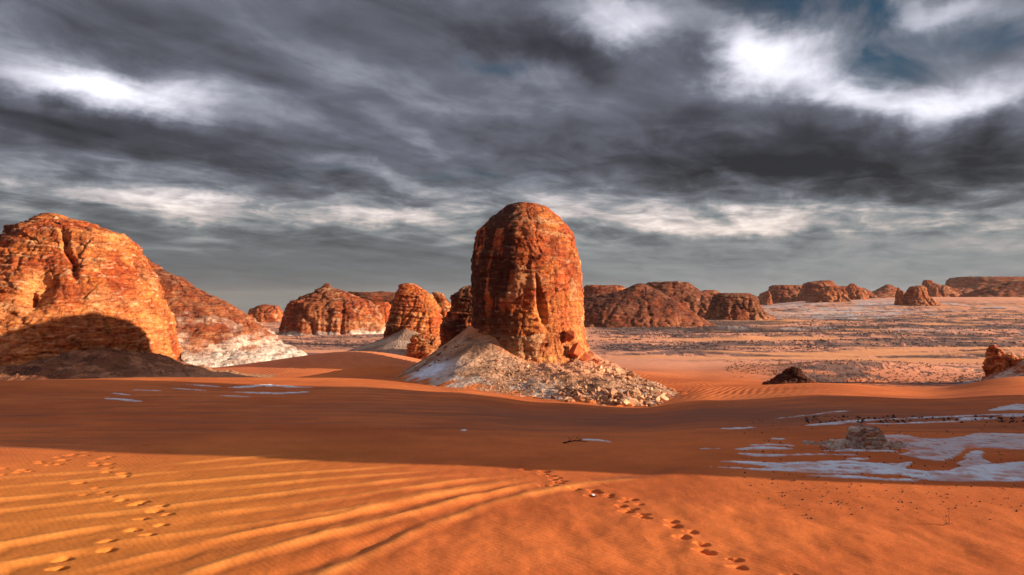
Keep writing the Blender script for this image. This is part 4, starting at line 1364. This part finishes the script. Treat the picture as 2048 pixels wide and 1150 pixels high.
kf = lambda a, b: (fbm(a / 22, b / 10, octv=3, seed=22) > -0.12) & (fbm(a / 45 + 9, b / 10, octv=2, seed=23) < 0.18)
p = scatter((1175, 2150), (632, 700), 14000, kf)
stone_mass('plain_stones', p, nrs.uniform(0.25, 1.0, len(p)) ** 2 * 0.75 * (0.6 + p[:, 1] / 400), DARK, 1, 0.35)['label'] = 'dark stones strewn over the far plain'
p = scatter((1450, 2150), (690, 770), 6000, kf)
stone_mass('plain_stones', p, nrs.uniform(0.2, 1.0, len(p)) ** 2 * 0.5, BROWN, 2, 0.4)['label'] = 'brown stones on the near right side of the plain'
p = scatter((560, 800), (655, 700), 900, kf)
stone_mass('plain_stones', p, nrs.uniform(0.3, 1.0, len(p)) * 0.8, DARK, 3, 0.3)['label'] = 'dark stones on the flat before the domed hill'


def near_scatter(n, fx, fy, mass, mat, s0, s1, seed, label):
    pts = []
    for k in range(n):
        c, rr = fx(), fy()
        a = at(c, rr)
        pts.append(a)
    o = stone_mass(mass, np.array(pts), nrs.uniform(s0, s1, n), mat, seed, 0.5)
    o['label'] = label


near_scatter(260, lambda: nrs.uniform(1480, 2048), lambda: nrs.uniform(835, 962), 'pebbles', DARK, .02, .10, 4, 'dark pebbles on and around the white flats')
near_scatter(170, lambda: nrs.uniform(1500, 2048), lambda: 965 + abs(nrs.normal(0, 32)), 'pebbles', DARK, .02, .07, 5, 'dark pebbles on the sunlit sand at the right')
near_scatter(260, lambda: nrs.uniform(1640, 1800), lambda: nrs.uniform(876, 905), 'pebbles', BROWN, .03, .12, 6, 'brown debris round the pale knob')
near_scatter(160, lambda: nrs.uniform(1610, 2048), lambda: nrs.uniform(832, 846), 'pebbles', DARK, .06, .22, 7, 'dark gravel in the upper white streak')
# small rubble on the main apron
pts = []
for k in range(1500):
    c = nrs.uniform(960, 1330)
    rr = nrs.uniform(715, 812)
    q = cast(c, rr)
    if q.y < 47.5 and c < 1000: continue
    pts.append(q[:])
pts = np.array(pts)
gg = ground(pts[:, 0], pts[:, 1])
pts = pts[pts[:, 2] > gg + 0.04]
h_ = len(pts) // 2
stone_mass('rubble', pts[:h_], nrs.uniform(.05, .24, h_), PALE, 8, 0.6)['label'] = 'small pale rubble on the scree round the pillar'
stone_mass('rubble', pts[h_:], nrs.uniform(.05, .22, len(pts) - h_), BROWN, 9, 0.6)['label'] = 'small brown rubble on the scree round the pillar'
pts = np.array([cast(nrs.uniform(0, 400), nrs.uniform(705, 750))[:] for k in range(500)])
stone_mass('rubble', pts, nrs.uniform(.08, .32, 500), BROWN, 10, 0.6)['label'] = 'dark rubble below the left massif'
pts = np.array([cast(nrs.uniform(1545, 1640), nrs.uniform(752, 766))[:] for k in range(90)])
stone_mass('rubble', pts, nrs.uniform(.1, .35, 90), DARK, 11, 0.6)['label'] = 'dark rubble round the small dark cone'

# ------------------------------------------------------------------ single small things on the sand
def branch(name, col, row, length, label, seed, twigs=5, upright=0.12):
    x0, y0, z0 = at(col, row)
    rs_ = random.Random(seed)
    bm = bmesh.new()

    def limb(p, q, ra, rb, bend):
        n, k = 7, 6
        prev = None
        for i in range(n):
            t = i / (n - 1)
            c = p.lerp(q, t) + Vector((0, 0, bend * math.sin(math.pi * t))) + Vector([rs_.uniform(-.012, .012) for _ in range(3)])
            rr = ra + (rb - ra) * t
            ring = [bm.verts.new(c + Vector((0, math.cos(6.283 * j / k) * rr, math.sin(6.283 * j / k) * rr))) for j in range(k)]
            if prev:
                for j in range(k):
                    bm.faces.new((prev[j], prev[(j + 1) % k], ring[(j + 1) % k], ring[j]))
            prev = ring
        bm.faces.new(prev)

    a = Vector((-length / 2, 0, 0.02))
    b = Vector((length / 2, 0.05, 0.03))
    limb(a, b, length * .035, length * .012, length * 0.07)
    for k in range(twigs):
        t = rs_.uniform(.2, .85)
        p0 = a.lerp(b, t) + Vector((0, 0, length * 0.06))
        limb(p0, p0 + Vector((rs_.uniform(-.3, .3) * length, rs_.uniform(-.2, .2) * length, rs_.uniform(.3, 1.3) * upright * length)), length * .022, length * .006, 0.01)
    me = bpy.data.meshes.new(name)
    bm.to_mesh(me)
    bm.free()
    me.materials.append(WOOD)
    return link(name, me, label=label, cat='branch', loc=(x0, y0, z0))


branch('dead_branch', 1150, 886, 0.80, 'blackened dead branch lying on the shaded sand beside a thin white streak', 3, 7, 0.22)
branch('twig', 1893, 1050, 0.22, 'tiny dark twig standing on the sunlit sand at the right', 4, 5, 1.3)
o = bpy.data.objects.new('stone', stone_mesh('stone', SALT, 99, 0.35))
COL.objects.link(o)
q = at(928, 861)
o.location = (q[0], q[1], q[2] + 0.02)
o.scale = (0.30, 0.28, 0.25)
tag(o, 'flat white stone alone on the shaded sand left of the blackened branch', 'stone')
o = bpy.data.objects.new('stone', stone_mesh('stone', SALT, 98, 0.5))
COL.objects.link(o)
q = at(1186, 989)
o.location = (q[0], q[1], q[2] + 0.01)
o.scale = (0.12, 0.1, 0.1)
tag(o, 'small white stone beside the footprints in the sunlit sand', 'stone')
bm = bmesh.new()
bmesh.ops.create_cube(bm, size=1.0)
me = bpy.data.meshes.new('haze')
bm.to_mesh(me)
bm.free()
o = link('haze', me, kind='stuff', loc=(0, 0, -60))
o.scale = (13000, 13000, 260)
hm = bpy.data.materials.new('haze')
hm.use_nodes = True
t = NT(hm.node_tree)
pv = t.n('ShaderNodeVolumePrincipled')
pv.inputs['Color'].default_value = (0.90, 0.84, 0.80, 1)
pv.inputs['Density'].default_value = 0.00004
t.put(t.n('ShaderNodeOutputMaterial').inputs['Volume'], pv.outputs[0])
me.materials.append(hm)
print('TRIS', sum(len(m.loops) - 2 * len(m.polygons) for m in bpy.data.meshes))
